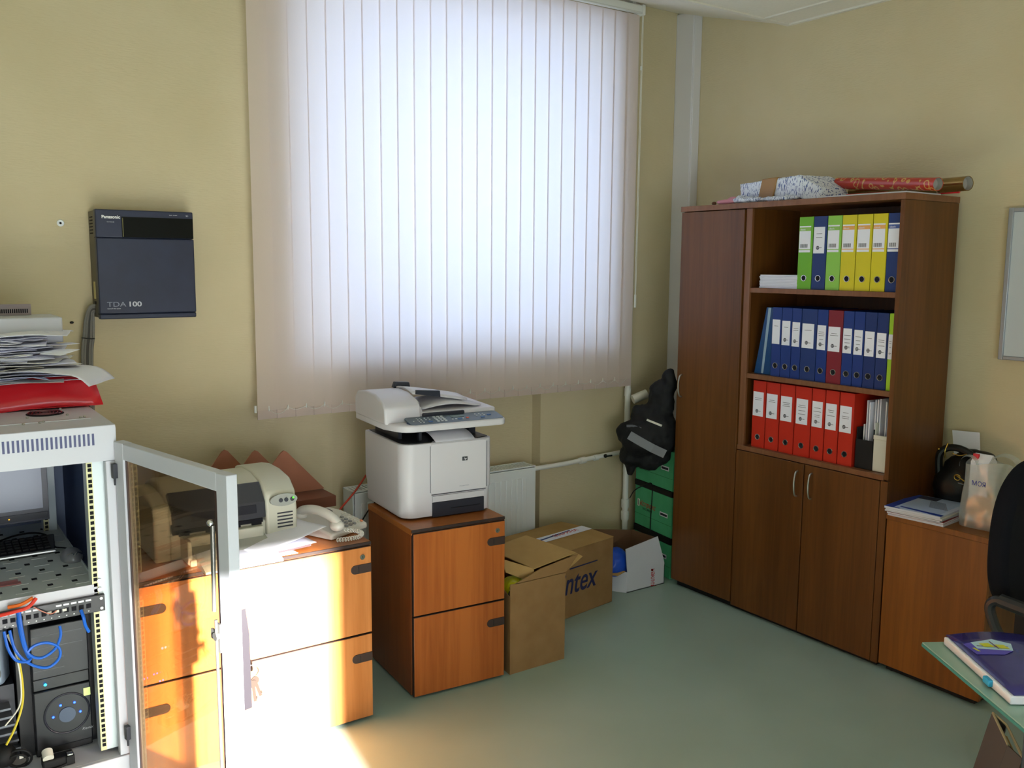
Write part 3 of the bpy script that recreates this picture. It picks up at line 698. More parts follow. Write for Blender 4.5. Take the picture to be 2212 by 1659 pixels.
# ------------------------------------------------------------------ inkjet printer
m_bei = mat('printer_beige', '#c9c8b8', .4); m_bei2 = mat('printer_grey', '#a9aaa2', .45)
ip = thing('inkjet_printer', 'old beige inkjet printer with a dark lid window on the wide cabinet', 'printer', (.70, 3.10, HT), 0)
PW, PD, PH = .495, .33, .238
b = MB(m_bei)
prof = [(0, 0), (0, .095), (.03, .10), (.03, .12), (-.005, .125), (.0, .17), (.07, .222), (.15, PH), (.25, PH), (PD, .21), (PD, 0)]
b.prism([(y, z) for y, z in prof], 'x', .05, PW-.10)
# rounded end caps
b.prism([(-.015, .0), (-.015, .13), (.0, .19), (.05, .228), (.15, PH+.004), (.25, PH+.004), (PD, .23), (PD, 0)], 'x', PW-.115, PW)
b.prism([(-.005, .0), (-.005, .12), (.0, .19), (.06, .208), (.15, PH-.02), (.25, PH-.02), (PD, .19), (PD, 0)], 'x', 0, .055)
b.build('housing', ip, bevel=.012, seg=4)
b = MB(mat('lid_window', '#3c3d44', .15, spec=.6))
b.prism([(-.019, .108), (-.015, .166), (.045, .226), (.07, .212), (.012, .15), (.012, .108)], 'x', .058, PW-.118)
b.mat(mat('lid_window_deep', '#2a2b33', .15)); b.prism([(-.0195, .128), (-.0165, .160), (-.010, .160), (-.010, .128)], 'x', .12, PW-.15)
lab(b.build('lid_window', ip, bevel=.003), 'dark see-through lid window')
b = MB(m_hole); b.box(.06, -.006, .090, PW-.125, .01, .104)
for x in (.08, .17, .255, .33): b.box(x, -.0075, .083, x+.035, .0, .10)
b.build('feed_slot', ip)
b = MB(m_bei)
b.box(.085, -.09, .005, .10, .02, .085); b.box(.10, -.03, .0, PW-.13, .01, .082); b.box(.09, -.10, 0, PW-.13, .0, .022); b.build('tray_frame', ip, bevel=.004)
b = MB(m_bei2); b.hexa([(.11, -.2, .0), (.37, -.2, .0), (.37, -.02, .0), (.11, -.02, .0), (.11, -.2, .008), (.37, -.2, .008), (.37, -.02, .05), (.11, -.02, .05)]); 
b.mat(m_dark); b.box(.19, -.195, .009, .192, -.1, .0095); b.build('output_tray', ip, bevel=.003)
b = MB(mat('button_panel', '#9a9c96', .4)); b.M = Matrix.Translation((PW-.052, -.012, .162)) @ Matrix.Rotation(-.14, 4, 'X')
b.prism([(.05*math.cos(t)*1.0, .022*math.sin(t)) for t in [2*PI*i/28 for i in range(28)]], 'y', -.012, .0)
b.build('button_panel', ip)
for i, dx in enumerate((-.012, .008, .03)):
    b = MB(m_dark); b.M = Matrix.Translation((PW-.052+dx, -.023, .163)); b.cyl((0, -.003, 0), (0, .003, 0), .0075, n=16); b.build('button', ip)
b = MB(mat('green_led', '#40ff30', .4, emit='#50ff30', estr=3)); b.sph((PW-.019, -.028, .168), .003); b.build('power_led', ip)
b = MB(m_dark)
for i in range(5): b.box(PW-.075, -.0165, .062+.0125*i, PW-.018, -.013, .067+.0125*i)
b.build('vent_slots', ip)
# papers on the cabinet, right in front of the printer
sheet('paper_sheet', 'large curled white sheet rising beside the inkjet printer', (1.10, 3.06), .35, .30, .21, HT+.045, m_white, amp=.004, seed=3, group='papers on the wide cabinet', tilt=.10)
sheet('paper_sheet', 'white sheet under the curled one, next to the printer tray', (1.05, 3.03), .15, .29, .21, HT+.03, m_white2, amp=.003, seed=5, group='papers on the wide cabinet')
mg = MB(mat('dark_booklet', '#5a4648', .6)); mg.box(-.15, -.1, 0, .15, .1, .008); mg.mat(m_white); mg.box(-.148, -.098, .001, .152, .098, .0065)
o = mg.build('booklet', bevel=.001); o.location = (1.04, 3.06, HT+.008); o.rotation_euler = (0, 0, .12); tag(o, 'thin booklet with dark cover among the papers on the wide cabinet', 'booklet')
sheet('paper_sheet', 'sunlit white sheet lying at the front edge of the wide cabinet', (1.00, 3.015), .05, .27, .16, HT+.0045, m_white, amp=.002, seed=8, group='papers on the wide cabinet')

# ------------------------------------------------------------------ brown folding file sorter
SORT = ((1.11, 3.64, .928), (1.225, 3.61, .918), (1.335, 3.58, .910))
fs = thing('file_sorter', 'brown zigzag file sorter behind the inkjet printer', 'file sorter', (1.27, 3.50, HT))
m_bro = mat('brown_board', '#a2684e', .6); m_bro2 = mat('brown_edge', '#7c4a36', .6)
b = MB(m_bro2, fs); b.box(1.00, 3.46, HT, 1.51, 3.66, HT+.045); b.build('base_tray', fs, bevel=.002)
for i, (xp, y, zt) in enumerate(SORT):
    b = MB(m_bro, fs)
    b.prism([(xp-.16, HT+.05), (xp-.012, zt-.008), (xp, zt), (xp+.012, zt-.006), (xp+.175, HT+.05)], 'y', y, y+.008); b.build('divider', fs)

# ------------------------------------------------------------------ telephone
ph = thing('telephone', 'off-white corded desk telephone at the right end of the wide cabinet', 'telephone', (1.345, 3.145, HT+.002), math.radians(24))
m_tel = mat('phone_cream', '#d8d4cc', .35)
b = MB(m_tel); b.prism([(-.10, 0), (.10, 0), (.10, .055), (.03, .052), (-.10, .022)], 'x', -.10, .10); b.build('base', ph, bevel=.008, seg=3)
sl = math.atan2(.03, .13)
def onbase(m):
    b = MB(m); b.M = Matrix.Translation((0, -.10, .0225)) @ Matrix.Rotation(math.atan2(.030, .13), 4, 'X'); return b
b = onbase(mat('phone_key', '#8c8c8c', .5))
for i in range(3):
    for j in range(4): b.cyl((.002+.022*i, .02+.021*j, 0), (.002+.022*i, .02+.021*j, .004), .0078, n=12)
b.build('keypad', ph)
b = onbase(m_cream)
for i in range(2):
    for j in range(5): b.cyl((.070+.016*i, .02+.021*j, 0), (.070+.016*i, .02+.021*j, .003), .005, n=10)
b.mat(mat('orange_key', '#e08a60', .5)); b.cyl((.086, .02, 0), (.086, .02, .004), .006, n=10); b.build('side_keys', ph)
b = onbase(m_dark); b.box(-.005, .135, .003, .05, .16, .006); b.build('display', ph)
b = MB(m_tel)
b.tube([(-.065, -.10, .055), (-.066, -.07, .078), (-.066, 0, .092), (-.066, .07, .082), (-.065, .098, .060)], .0175, 14, 6)
b.sph((-.065, -.095, .048), .028, .9, 1, .75); b.sph((-.065, .09, .056), .028, .9, 1, .75); b.build('handset', ph)
b = MB(m_tel); pts = []
for i in range(200):
    t = i/199; a = t*2*PI*22; R = .0065
    c = Vector((-.065+.01*math.sin(t*3), -.125, .03)).lerp(Vector((.0, -.165, .006)), t)
    cx = -.06+.05*math.sin(t*PI*1.3); cy = -.125-.045*math.sin(t*PI); cz = .035-.028*min(1, t*1.6)
    pts.append((cx+R*math.cos(a), cy+R*.4*math.sin(a), cz+R*math.sin(a)+.001))
b.tube(pts, .0018, 6, 0); b.build('curly_cord', ph)
cable('red cable running up the wall behind the telephone', mat('red_wire', '#c0402c', .5), [(1.50, 3.45, HT-.06), (1.60, 3.64, .60), (1.70, 3.70, .655), (1.80, 3.79, .70), (1.88, 3.82, .78)], .0045, name='red_cable')
cable('black lead hanging in front of the left end of the radiator', m_blackm, [(1.80, 3.69, .60), (1.76, 3.69, .56), (1.71, 3.69, .48), (1.69, 3.68, .40), (1.68, 3.66, .32)], .003, name='black_cable')

# ------------------------------------------------------------------ laser multifunction printer
lp = thing('laser_printer', 'white laser multifunction printer with scanner top on the narrow cabinet', 'printer', (1.622, 3.085, HT), -.085)
m_lw = mat('printer_white', '#cfccd2', .38); m_ls = mat('tray_cover_plastic', '#c6c4ca', .4); m_panel = mat('panel_blue_grey', '#5a6672', .4); m_ldk = mat('printer_dark', '#262834', .4)  # tray cover plastic is a touch darker than the body
BW, BD, BH = .40, .40, .305
b = MB(m_lw)
body = arc(.055, .055, .055, 180, 270, 8)+arc(BW-.035, .035, .035, 270, 360, 6)+[(BW, BD), (0, BD)]
nb = len(body)
def ringz(z, ins=0, fx=0):
    cx, cy = BW/2, BD/2
    return [(cx+(x-cx)*(1-ins), cy+(y-cy)*(1-ins), z+(fx*(y-.0) if fx else 0)) for x, y in body]
levels = [ringz(.008, .03), ringz(.09, .022), ringz(.11, .0), ringz(BH-.01, .0), ringz(BH, .006)]
vs = [p for l in levels for p in l]; fcs = [list(range(nb))[::-1], list(range(4*nb, 5*nb))]
for l in range(4): fcs += [(l*nb+i, l*nb+(i+1) % nb, (l+1)*nb+(i+1) % nb, (l+1)*nb+i) for i in range(nb)]
b.add(vs, fcs)
b.mat(m_gap); 
b.build('body', lp, bevel=.003)
b = MB(m_dark)    # thin seams of the front door
x0, x1, z0, z1 = .118, BW-.03, .095, BH-.012
b.box(x0, -.0012, z0+.01, x0+.0016, .003, z1); b.box(x1, -.0012, z0+.01, x1+.0016, .003, z1); b.box(x0+.006, -.0012, z0, x1-.004, .003, z0+.0016)
b.build('door_seam', lp)
b = MB(m_lw); b.box(x0+.004, -.003, z0+.004, x1-.003, .004, z1+.008); b.build('front_door', lp, bevel=.002)
b = MB(m_ldk); b.box(x0+.01, -.0015, .005, x1-.012, .006, .064); b.mat(m_hole); b.box(x0+.09, -.003, .032, x1-.03, .0, .036); b.build('paper_tray', lp, bevel=.002)
b = MB(m_ls); b.box(x0+.01, -.002, .066, x1-.012, .004, .09); b.build('tray_cover', lp)
b = MB(mat('logo_dark', '#34363c', .4)); b.box(.258, -.0038, .222, .281, -.003, .238); b.build('logo_plate', lp)
text('hp', .013, (.2635, -.0040, .2265), m_white, lp, world=False, shear=.2)
text('HP LaserJet M2727nf', .005, (.245, -.0032, .118), MT['grey_print'], lp, world=False)
b = MB(m_black); b.box(.015, .045, BH, BW-.02, BD-.03, BH+.002)
b.prism([(.02, .0), (BW-.02, .0), (BW-.02, .0)], 'z', BH, BH+.001) if False else None
b.prism([(px*1.0, py) for px, py in arc(.06, .06, .05, 180, 270, 6)+[(.13, .012), (.15, .04), (.32, .04), (.335, .012), (BW-.012, .03), (BW-.012, BD-.02), (.012, BD-.02)]], 'z', BH-.004, BH+.003)
b.build('output_well', lp)
b = MB(m_ldk); b.box(.035, .12, BH, .05, BD-.03, BH+.06); b.box(BW-.06, .10, BH, BW-.03, BD-.03, BH+.06); b.box(.05, BD-.06, BH, BW-.05, BD-.03, BH+.06); b.box(.095, .055, BH, .107, .075, BH+.064); b.build('scanner_support', lp)
b = MB(m_white); b.grid(lambda u, v: (.145+.175*u, .002+.2*v, BH+.010+.018*math.sin(PI*min(1, v*1.1))-.012*(1-v)**3), 4, 10); lab(b.build('printed_sheet', lp, solid=.0008), 'white sheet lying in the output well')
# scanner unit
SW0, SW1, SD0, SD1, SZ0 = -.055, BW+.035, -.055, .36, BH+.058
b = MB(m_lw)
base = arc(SW0+.09, SD0+.07, .07, 200, 270, 6)+arc(SW1-.03, SD0+.03, .03, 270, 360, 5)+[(SW1, SD1), (SW0, SD1), (SW0, SD0+.12)]
b.prism(base, 'z', SZ0, SZ0+.028)
b.build('scanner_base', lp, bevel=.006)
b = MB(m_lw)
b.hexa([(SW0+.005, .035, SZ0+.026), (SW1-.004, .035, SZ0+.026), (SW1, SD1, SZ0+.026), (SW0, SD1, SZ0+.026), (SW0+.005, .045, SZ0+.060), (SW1-.004, .040, SZ0+.060), (SW1, SD1, SZ0+.068), (SW0, SD1, SZ0+.068)])
b.build('scanner_lid', lp, bevel=.007, seg=3)
b = MB(m_lw)
hump = [(.030, 0), (.035, .085), (.06, .115), (.14, .145), (.24, .15), (.33, .135), (SD1, .10), (SD1, 0)]
b.prism([(y, SZ0+.022+z*.74) for y, z in hump], 'x', SW0-.002, .095)
b.hexa([(.095, .04, SZ0+.03), (.125, .05, SZ0+.03), (.125, .33, SZ0+.03), (.095, .345, SZ0+.03), (.095, .045, SZ0+.105), (.100, .06, SZ0+.08), (.10, .32, SZ0+.10), (.095, .335, SZ0+.125)])
b.build('document_feeder', lp, bevel=.008, seg=3)
b = MB(m_lw); b.grid(lambda u, v: (.09+.24*u, .10+.20*v, SZ0+.128-.040*u**1.2+.012*math.sin(PI*v)), 8, 8); b.build('feeder_tray', lp, solid=.008)
b = MB(m_lw); b.grid(lambda u, v: (.12+.26*u, .07+.23*v, SZ0+.068+.030*math.sin(PI*min(1, u*1.1))*math.sin(PI*(.15+.7*v))), 10, 8); b.build('exit_tray', lp, solid=.006)
b = MB(m_ldk); b.hexa([(.10, .095, SZ0+.125), (.205, .085, SZ0+.108), (.205, .092, SZ0+.108), (.10, .102, SZ0+.125), (.102, .090, SZ0+.142), (.20, .080, SZ0+.135), (.20, .095, SZ0+.135), (.102, .105, SZ0+.142)])
b.build('paper_guide', lp, bevel=.002); b = MB(m_ldk)
b.hexa([(.08, .27, SZ0+.13), (.15, .26, SZ0+.122), (.15, .29, SZ0+.122), (.08, .30, SZ0+.13), (.085, .27, SZ0+.155), (.145, .26, SZ0+.152), (.145, .28, SZ0+.152), (.085, .29, SZ0+.155)])
b.build('paper_guide', lp, bevel=.002)
# control panel
A = Vector((SW0+.07, .030, SZ0+.034)); Bp = Vector((SW1-.008, .030, SZ0+.034))
def onpanel(m):
    b = MB(m); b.M = Matrix.Translation((SW0+.075, SD0+.006, SZ0+.020)) @ Matrix.Rotation(math.atan2(.018, .088), 4, 'X'); return b
PL = SW1-SW0-.085
b = onpanel(m_panel); b.prism(rrect(0, 0, PL, .088, .018), 'z', .002, .0085); b.build('control_panel', lp, bevel=.0015)
b = onpanel(mat('panel_rim', '#2f3f66', .4)); b.prism(rrect(-.002, -.002, PL+.002, .06, .018), 'z', 0, .005); b.build('panel_rim', lp)
b = onpanel(mat('key_grey', '#c4c9cc', .5))
for i in range(3):
    for j in range(4): b.prism(rrect(.115+.016*i, .016+.015*j, .126+.016*i, .025+.015*j, .003, 3), 'z', .008, .0115)
for i in range(2):
    for j in range(4): b.cyl((.045+.014*i, .02+.014*j, .008), (.045+.014*i, .02+.014*j, .011), .003, n=10)
for i in range(2):
    for j in range(2): b.cyl((.078+.016*i, .045+.016*j, .008), (.078+.016*i, .045+.016*j, .011), .0033, n=10)
for i in range(3):
    for j in range(2): b.cyl((.30+.017*i, .045+.015*j, .008), (.30+.017*i, .045+.015*j, .011), .0035, n=10)
for x in (.185, .20, .232): b.cyl((x, .028, .008), (x, .028, .011), .0038, n=10)
b.cyl((.022, .035, .008), (.022, .035, .011), .003, n=8)
b.build('panel_keys', lp)
b = onpanel(mat('key_blue', '#4a6a9c', .5))
for x, y in ((.088, .022), (.217, .026), (.318, .026), (.355, .045)): b.prism(rrect(x-.009, y-.004, x+.009, y+.004, .003, 3), 'z', .008, .0115)
b.mat(mat('key_red', '#d8604a', .5)); b.prism(rrect(.246, .028, .258, .036, .003, 3), 'z', .008, .0115); b.build('colour_keys', lp)
b = onpanel(mat('lcd_green', '#5d6f62', .3)); b.box(.19, .048, .008, .245, .066, .0102); b.build('display', lp)
b = MB(m_ldk); b.box(.10, .026, SZ0+.040, .285, .040, SZ0+.058); b.build('lift_recess', lp, bevel=.006)
b = MB(m_ldk); b.box(.02, .15, 0, .05, .19, .012); b.box(BW-.05, .04, 0, BW-.02, .08, .012); b.box(.04, .04, 0, .08, .07, .012); b.box(BW-.05, .33, 0, BW-.02, .37, .012); b.box(.02, .33, 0, .05, .37, .012); b.build('feet', lp)

# ------------------------------------------------------------------ boxes on the floor
def quad_plate(b, p, th=.004):
    n = (Vector(p[1])-Vector(p[0])).cross(Vector(p[2])-Vector(p[0])).normalized()*th
    q = [Vector(x) for x in p]
    b.hexa(q+[x+n for x in q])
tb = thing('cardboard_box', 'tall narrow open cardboard box beside the narrow cabinet', 'box', (2.18, 3.08, 0), 0)
x0, x1, y0, y1, H = 2.038, 2.322, 2.945, 3.215, .40
b = MB(m_card, tb)
b.box(x0, y0, 0, x1, y0+.005, .385)
b.box(x1-.005, y0+.005, 0, x1, y1, .41); b.box(x0+.03, y1-.005, 0, x1, y1, .41); b.box(x0+.03, y0+.005, .0, x1-.005, y1-.005, .005)
b.add([(x0, y0+.005, 0), (x0+.004, y0+.005, 0), (x0+.034, y1, 0), (x0+.03, y1, 0), (x0, y0+.005, .33), (x0+.004, y0+.005, .33), (x0+.034, y1, .40), (x0+.03, y1, .40)], [(3, 2, 1, 0), (4, 5, 6, 7), (0, 1, 5, 4), (1, 2, 6, 5), (2, 3, 7, 6), (3, 0, 4, 7)])
b.build('box_body', tb)
b = MB(m_card, tb); b.prism([(x0, .30), (x1, .385), (x1+.075, .452), (x0+.17, .418), (x0+.095, .395)], 'y', y0-.003, y0+.002) if False else None
b.prism([(x0+.02, .383), (x1, .383), (x1+.068, .452), (x0+.155, .425), (x0+.06, .395)], 'y', y0, y0+.005); b.build('front_flap', tb)
b = MB(m_cardl, tb); quad_plate(b, [(x0+.125, y0+.01, .425), (x1+.062, y0+.012, .455), (x1-.03, y1-.02, .485), (x0+.045, y1-.03, .462)], .004); b.build('top_flap', tb)
b = MB(m_cardl, tb); quad_plate(b, [(x1, y0+.004, .385), (x1+.115, y0+.03, .425), (x1+.066, y0+.05, .455), (x1+.01, y0+.09, .405)], .003); b.build('side_flap', tb)
b = MB(m_cardl, tb); quad_plate(b, [(x0+.03, y0+.08, .41), (x0+.14, y0+.01, .36), (x0+.13, y0+.02, .425), (x0+.03, y0+.11, .46)], .003); b.build('inner_flap', tb)
yp = MB(mat('yellow_film', '#dcd61c', .3)); yp.sph((0, 0, 0), .075, .8, 1, .9); yo = yp.build('yellow_bag'); yo.location = (2.125, 3.04, .31); lumpy(yo, .008, .02, .05, 2)
tag(yo, 'bright yellow plastic bag stuffed inside the tall open cardboard box', 'bag')
yo2 = MB(m_blackm); yo2.sph((0, 0, 0), .022, 1.2, .6, .8); o = yo2.build('black_pouch'); o.location = (2.075, 2.975, .335); tag(o, 'small black bundle on the yellow bag in the tall box', 'pouch')

xb = thing('cardboard_box', 'closed brown cardboard box printed with blue lettering against the wall', 'box', (2.66, 3.48, 0), math.radians(9))
w_, d_, h_ = .50, .36, .335
b = MB(m_card); b.box(-w_/2, -d_/2, 0, w_/2, d_/2, h_); b.build('box_body', xb, bevel=.004)
b = MB(m_cardl); b.hexa([(-w_/2, -d_/2, h_), (w_/2, -d_/2, h_), (w_/2, 0, h_), (-w_/2, 0, h_), (-w_/2, -d_/2, h_+.003), (w_/2, -d_/2, h_+.003), (w_/2, -.001, h_+.012), (-w_/2, -.001, h_+.012)])
b.hexa([(-w_/2, 0, h_), (w_/2, 0, h_), (w_/2, d_/2, h_), (-w_/2, d_/2, h_), (-w_/2, .001, h_+.012), (w_/2, .001, h_+.012), (w_/2, d_/2, h_+.003), (-w_/2, d_/2, h_+.003)])
b.build('top_flaps', xb)
b = MB(m_white); b.box(-w_/2+.02, -.04, h_+.0125, w_/2-.004, .03, h_+.0135); lab(b.build('packing_tape', xb), 'white packing tape with blue and red print')
b = MB(mat('tape_blue', '#23407c', .6)); b.hexa([(-.17, -.02, h_+.0136), (.14, .012, h_+.0136), (.14, .02, h_+.0136), (-.17, -.004, h_+.0136), (-.17, -.02, h_+.0142), (.14, .012, h_+.0142), (.14, .02, h_+.0142), (-.17, -.004, h_+.0142)]); b.build('tape_stripe', xb)
TOP = Matrix.Identity(3)
text('МАРИНА', .04, (.0, -.014, h_+.0138), m_red, xb, frame=TOP, world=False, shear=.2); text('mini', .035, (-.15, -.038, h_+.0138), m_red, xb, frame=TOP, world=False, shear=.2)
m_bi = mat('dark_blue_print', '#23264c', .7)
text('intex', .155, (.118, -d_/2-.0006, .12), m_bi, xb, frame=FY, world=False, align='RIGHT', shear=.25, sx=.80, bold=.0015)
b = MB(m_bi); b.box(-.07, -d_/2-.0012, .240, .130, -d_/2, .246); b.build('printed_line', xb)

ob = thing('cardboard_box', 'low open white carton with brown inside holding a blue bag, beside the green boxes', 'box', (3.2, 3.5, 0), 0)
m_wc = mat('white_carton', '#cfd2da', .7); x0, x1, y0, y1 = 3.076, 3.342, 3.392, 3.60; h_ = .11
x0b = 2.955
b = MB(m_wc, ob); b.box(x0, y0, 0, x1, y0+.004, h_); b.add([(x0, y0, 0), (x0, y0+.004, 0), (x0b, 3.6, 0), (x0b-.004, 3.596, 0), (x0, y0, h_), (x0, y0+.004, h_), (x0b, 3.6, h_), (x0b-.004, 3.596, h_)], [(3, 2, 1, 0), (4, 5, 6, 7), (0, 1, 5, 4), (1, 2, 6, 5), (2, 3, 7, 6), (3, 0, 4, 7)])
b.box(x0b, 3.596, 0, 3.30, 3.60, h_); b.add([(x1-.004, y0, 0), (x1, y0, 0), (3.31, 3.6, 0), (3.306, 3.6, 0), (x1-.004, y0, h_), (x1, y0, h_), (3.31, 3.6, h_), (3.306, 3.6, h_)], [(3, 2, 1, 0), (4, 5, 6, 7), (0, 1, 5, 4), (1, 2, 6, 5), (2, 3, 7, 6), (3, 0, 4, 7)])
b.prism([(x0, y0), (x1, y0), (3.31, 3.6), (x0b, 3.6)], 'z', 0, .004)
b.build('box_body', ob)
b = MB(m_wc, ob); b.hexa([(x0+.003, y0, h_), (x1, y0, h_), (x1, y0+.004, h_), (x0+.003, y0+.004, h_), (x0-.012, y0+.0, .235), (x1-.045, y0+.01, .262), (x1-.045, y0+.014, .262), (x0-.012, y0+.004, .235)]); lab(b.build('front_flap', ob), 'raised white front flap')
b = MB(mat('carton_inside', '#6e5038', .85), ob); b.hexa([(x0b, 3.594, h_), (3.30, 3.594, h_), (3.30, 3.598, h_), (x0b, 3.598, h_), (x0b+.02, 3.62, .30), (3.29, 3.60, .25), (3.29, 3.605, .25), (x0b+.02, 3.625, .30)])
b.hexa([(3.306, 3.42, h_), (3.318, 3.42, h_), (3.30, 3.6, h_), (3.29, 3.6, h_), (3.30, 3.42, .25), (3.305, 3.42, .25), (3.30, 3.6, .25), (3.29, 3.6, .25)]); lab(b.build('back_flap', ob), 'brown inner side of the raised back flap')
b = MB(m_cardl, ob); quad_plate(b, [(x0+.0, y0+.01, h_+.002), (x0b, 3.59, h_+.002), (x0b-.02, 3.50, h_-.005), (x0-.055, y0+.01, h_-.012)], .003); b.build('left_flap', ob)
text('наклейка', .045, (3.245, y0-.001, .10), m_red, ob, rot=-PI/2, shear=.2, sx=.7)
bo = MB(mat('blue_bag', '#1f4fc0', .35)); bo.sph((0, 0, 0), .085, 1.1, .95, .95); o = bo.build('blue_plastic_bag'); o.location = (3.075, 3.49, .135); lumpy(o, .008, .018, .06, 2); tag(o, 'shiny blue plastic bag bulging out of the white carton', 'bag')

# green boxes stacked between the cupboard and the corner, long side towards the room
m_green = mat('green_carton', '#55b884', .6, col2='#48aa76', vscale=9); m_strap = mat('black_lid_band', '#0e1010', .6)
GR = -.143
def green_box(z0, z1, label, rz=GR, dx=0):
    t = thing('copy_paper_carton', label, 'box', (3.402+dx, 3.412, z0), rz, 'green copy paper cartons in the corner')
    H, Lg = z1-z0, .345
    b = MB(m_green); b.box(0, 0, .001, .27, Lg, H); b.build('carton', t, bevel=.004)
    b = MB(mat('carton_crease', '#2f7c50', .6)); b.box(-.0008, 0, .066, 0, Lg, .068); b.build('crease', t)
    b = MB(m_white); b.box(-.0012, .035, .105, 0, .105, .128); b.mat(m_ink); b.box(-.0016, .040, .110, -.001, .10, .122); b.build('address_label', t)
    b = MB(m_cream); b.box(-.0012, .30, .11, 0, .318, .15); b.mat(m_ink); b.box(-.0016, .306, .115, -.001, .311, .146); b.build('arrow_label', t)
    text('Ксерокс', .040, (-.001, .295, .118), m_red, t, frame=FX, world=False, shear=.2, sx=.9); text('DOCUMENT', .018, (-.001, .268, .098), mat('green_print', '#1d4a38', .6), t, frame=FX, world=False, sx=.9)
    return t
green_box(0, .191, 'lowest green copy paper carton of the corner stack, mostly behind the white carton')
green_box(.227, .453, 'middle green copy paper carton of the corner stack, red lettering')
green_box(.484, .70, 'topmost green copy paper carton, under the black jacket')
for z0, z1, lb in ((.1915, .2265, 'black band between the lowest and the middle green carton'), (.4535, .4835, 'black band between the middle and the topmost green carton')):
    t = thing('carton_divider', lb, 'divider', (3.402, 3.412, z0), GR, 'black bands between the green cartons')
    b = MB(m_strap); b.box(-.003, -.002, 0, .272, .347, z1-z0); b.build('band', t)
cable('black cord looped down the front of the green cartons', m_blackm, [(3.43, 3.775, .37), (3.42, 3.72, .43), (3.415, 3.62, .485), (3.408, 3.575, .492), (3.412, 3.575, .42), (3.412, 3.58, .34), (3.413, 3.585, .22)], .003, name='electric_cable')

# jacket
jk = thing('jacket', 'black jacket with grey reflective stripes slung over the green cartons', 'jacket', (3.34, 3.55, .70))
m_jk = mat('jacket_black', '#0e0f12', .75)
b = MB(m_jk, jk)
b.sph((3.295, 3.545, .762), .105, 1.1, 1.1, 1.0); b.sph((3.36, 3.51, .80), .12, .9, 1.05, 1.3); b.sph((3.372, 3.495, .709), .10, .7, .8, .9)
b.sph((3.241, 3.60, .79), .058, .9, 1.1, 1.15); b.sph((3.254, 3.58, .670), .062, 1.0, 1.1, .9); b.sph((3.318, 3.525, .650), .065, 1.0, 1.4, .8)
b.sph((3.385, 3.50, .96), .085, .7, 1.0, 1.4); b.sph((3.317, 3.555, .885), .07, .9, 1.2, .9); b.sph((3.400, 3.455, 1.06), .05, .7, .9, 1.7)
b.sph((3.259, 3.585, .60), .03, .8, 1, 1.6); b.sph((3.45, 3.56, .78), .09, 1.1, 1.2, .9)
lumpy(b.build('body', jk), .010, .030, .055, 3)
m_refl = mat('reflective_grey', '#7d7f84', .5)
def ribbon(m, pts, w, name, parent, th=.004):
    """cloth strip through 3D points, lying in the plane that faces the room (-x-y)"""
    b = MB(m, parent); P = [Vector(p) for p in pts]; o = Vector((.7, .7, 0))*th; k = Vector((-.7, -.7, 0))
    for i in range(len(P)-1):
        d = (P[i+1]-P[i]).normalized(); n = d.cross(k).normalized()*w/2
        b.hexa([P[i]-n, P[i+1]-n, P[i+1]-n+o, P[i]-n+o, P[i]+n, P[i+1]+n, P[i+1]+n+o, P[i]+n+o])
    return b.build(name, parent)
ribbon(m_refl, [(3.175, 3.51, .800), (3.215, 3.465, .768), (3.26, 3.42, .735), (3.315, 3.385, .705)], .045, 'reflective_stripe', jk)
ribbon(mat('piping_grey', '#62656e', .5), [(3.20, 3.56, .838), (3.215, 3.525, .842), (3.235, 3.485, .832)], .012, 'pocket_piping', jk)
ribbon(m_white, [(3.205, 3.585, .80), (3.215, 3.572, .768)], .016, 'white_tag', jk)
ribbon(m_cream, [(3.235, 3.445, .885), (3.265, 3.42, .87), (3.295, 3.395, .855)], .010, 'brand_lettering', jk)
b = MB(m_cream); b.cyl((3.385, 3.72, .945), (3.46, 3.69, .975), .026, n=18); tag(b.build('paper_roll'), 'rolled pale paper sticking out behind the black jacket', 'paper roll')

# ------------------------------------------------------------------ wardrobe / shelving
wd = thing('office_wardrobe', 'tall brown office cupboard with open binder shelves against the right wall', 'cupboard', (3.58, 2.75, 0))
FXp = 3.36; WY0, WY1, BX = 2.138, 3.362, 3.748
b = MB(m_wardrobe, wd); b.box(FXp+.018, WY0, .03, BX, WY0+.019, 1.945); b.box(FXp+.018, WY1-.018, .03, BX, WY1, 1.945); b.box(FXp+.02, 2.925, .03, BX, 2.945, 1.945)
b.box(FXp+.002, WY0, .81, FXp+.018, WY0+.019, 1.945)
b.build('side_panel', wd)
b = MB(m_edge, wd); b.box(FXp-.004, WY0-.004, 1.946, BX, WY1+.003, 1.972); b.build('top_panel', wd, bevel=.0015)
b = MB(m_edge, wd)
b.box(FXp+.012, WY0+.024, 1.556, BX-.02, 2.925, 1.578)
b.box(FXp+.012, WY0+.024, 1.152, BX-.02, 2.925, 1.174); b.box(FXp+.006, WY0+.024, .803, BX-.02, 2.95, .825)
b.box(FXp+.008, 2.913, .825, FXp+.022, 2.948, 1.945)
b.build('shelf', wd, bevel=.001)
b = MB(m_wardin, wd); b.box(BX-.02, WY0+.02, .03, BX, WY1-.01, 1.945); b.build('back_panel', wd)
b = MB(m_blackm, wd); b.box(FXp+.03, WY0+.02, .0, BX-.03, WY1-.02, .032); b.build('plinth', wd)
def bow_handle(parent, y, z0, z1):
    b = MB(m_steel, wd); zm = (z0+z1)/2
    b.tube([(FXp-.002, y, z0), (FXp-.016, y, z0+.006), (FXp-.024, y, z0+.03), (FXp-.026, y, zm), (FXp-.024, y, z1-.03), (FXp-.016, y, z1-.006), (FXp-.002, y, z1)], .0042, 10)
    b.build('handle', parent)
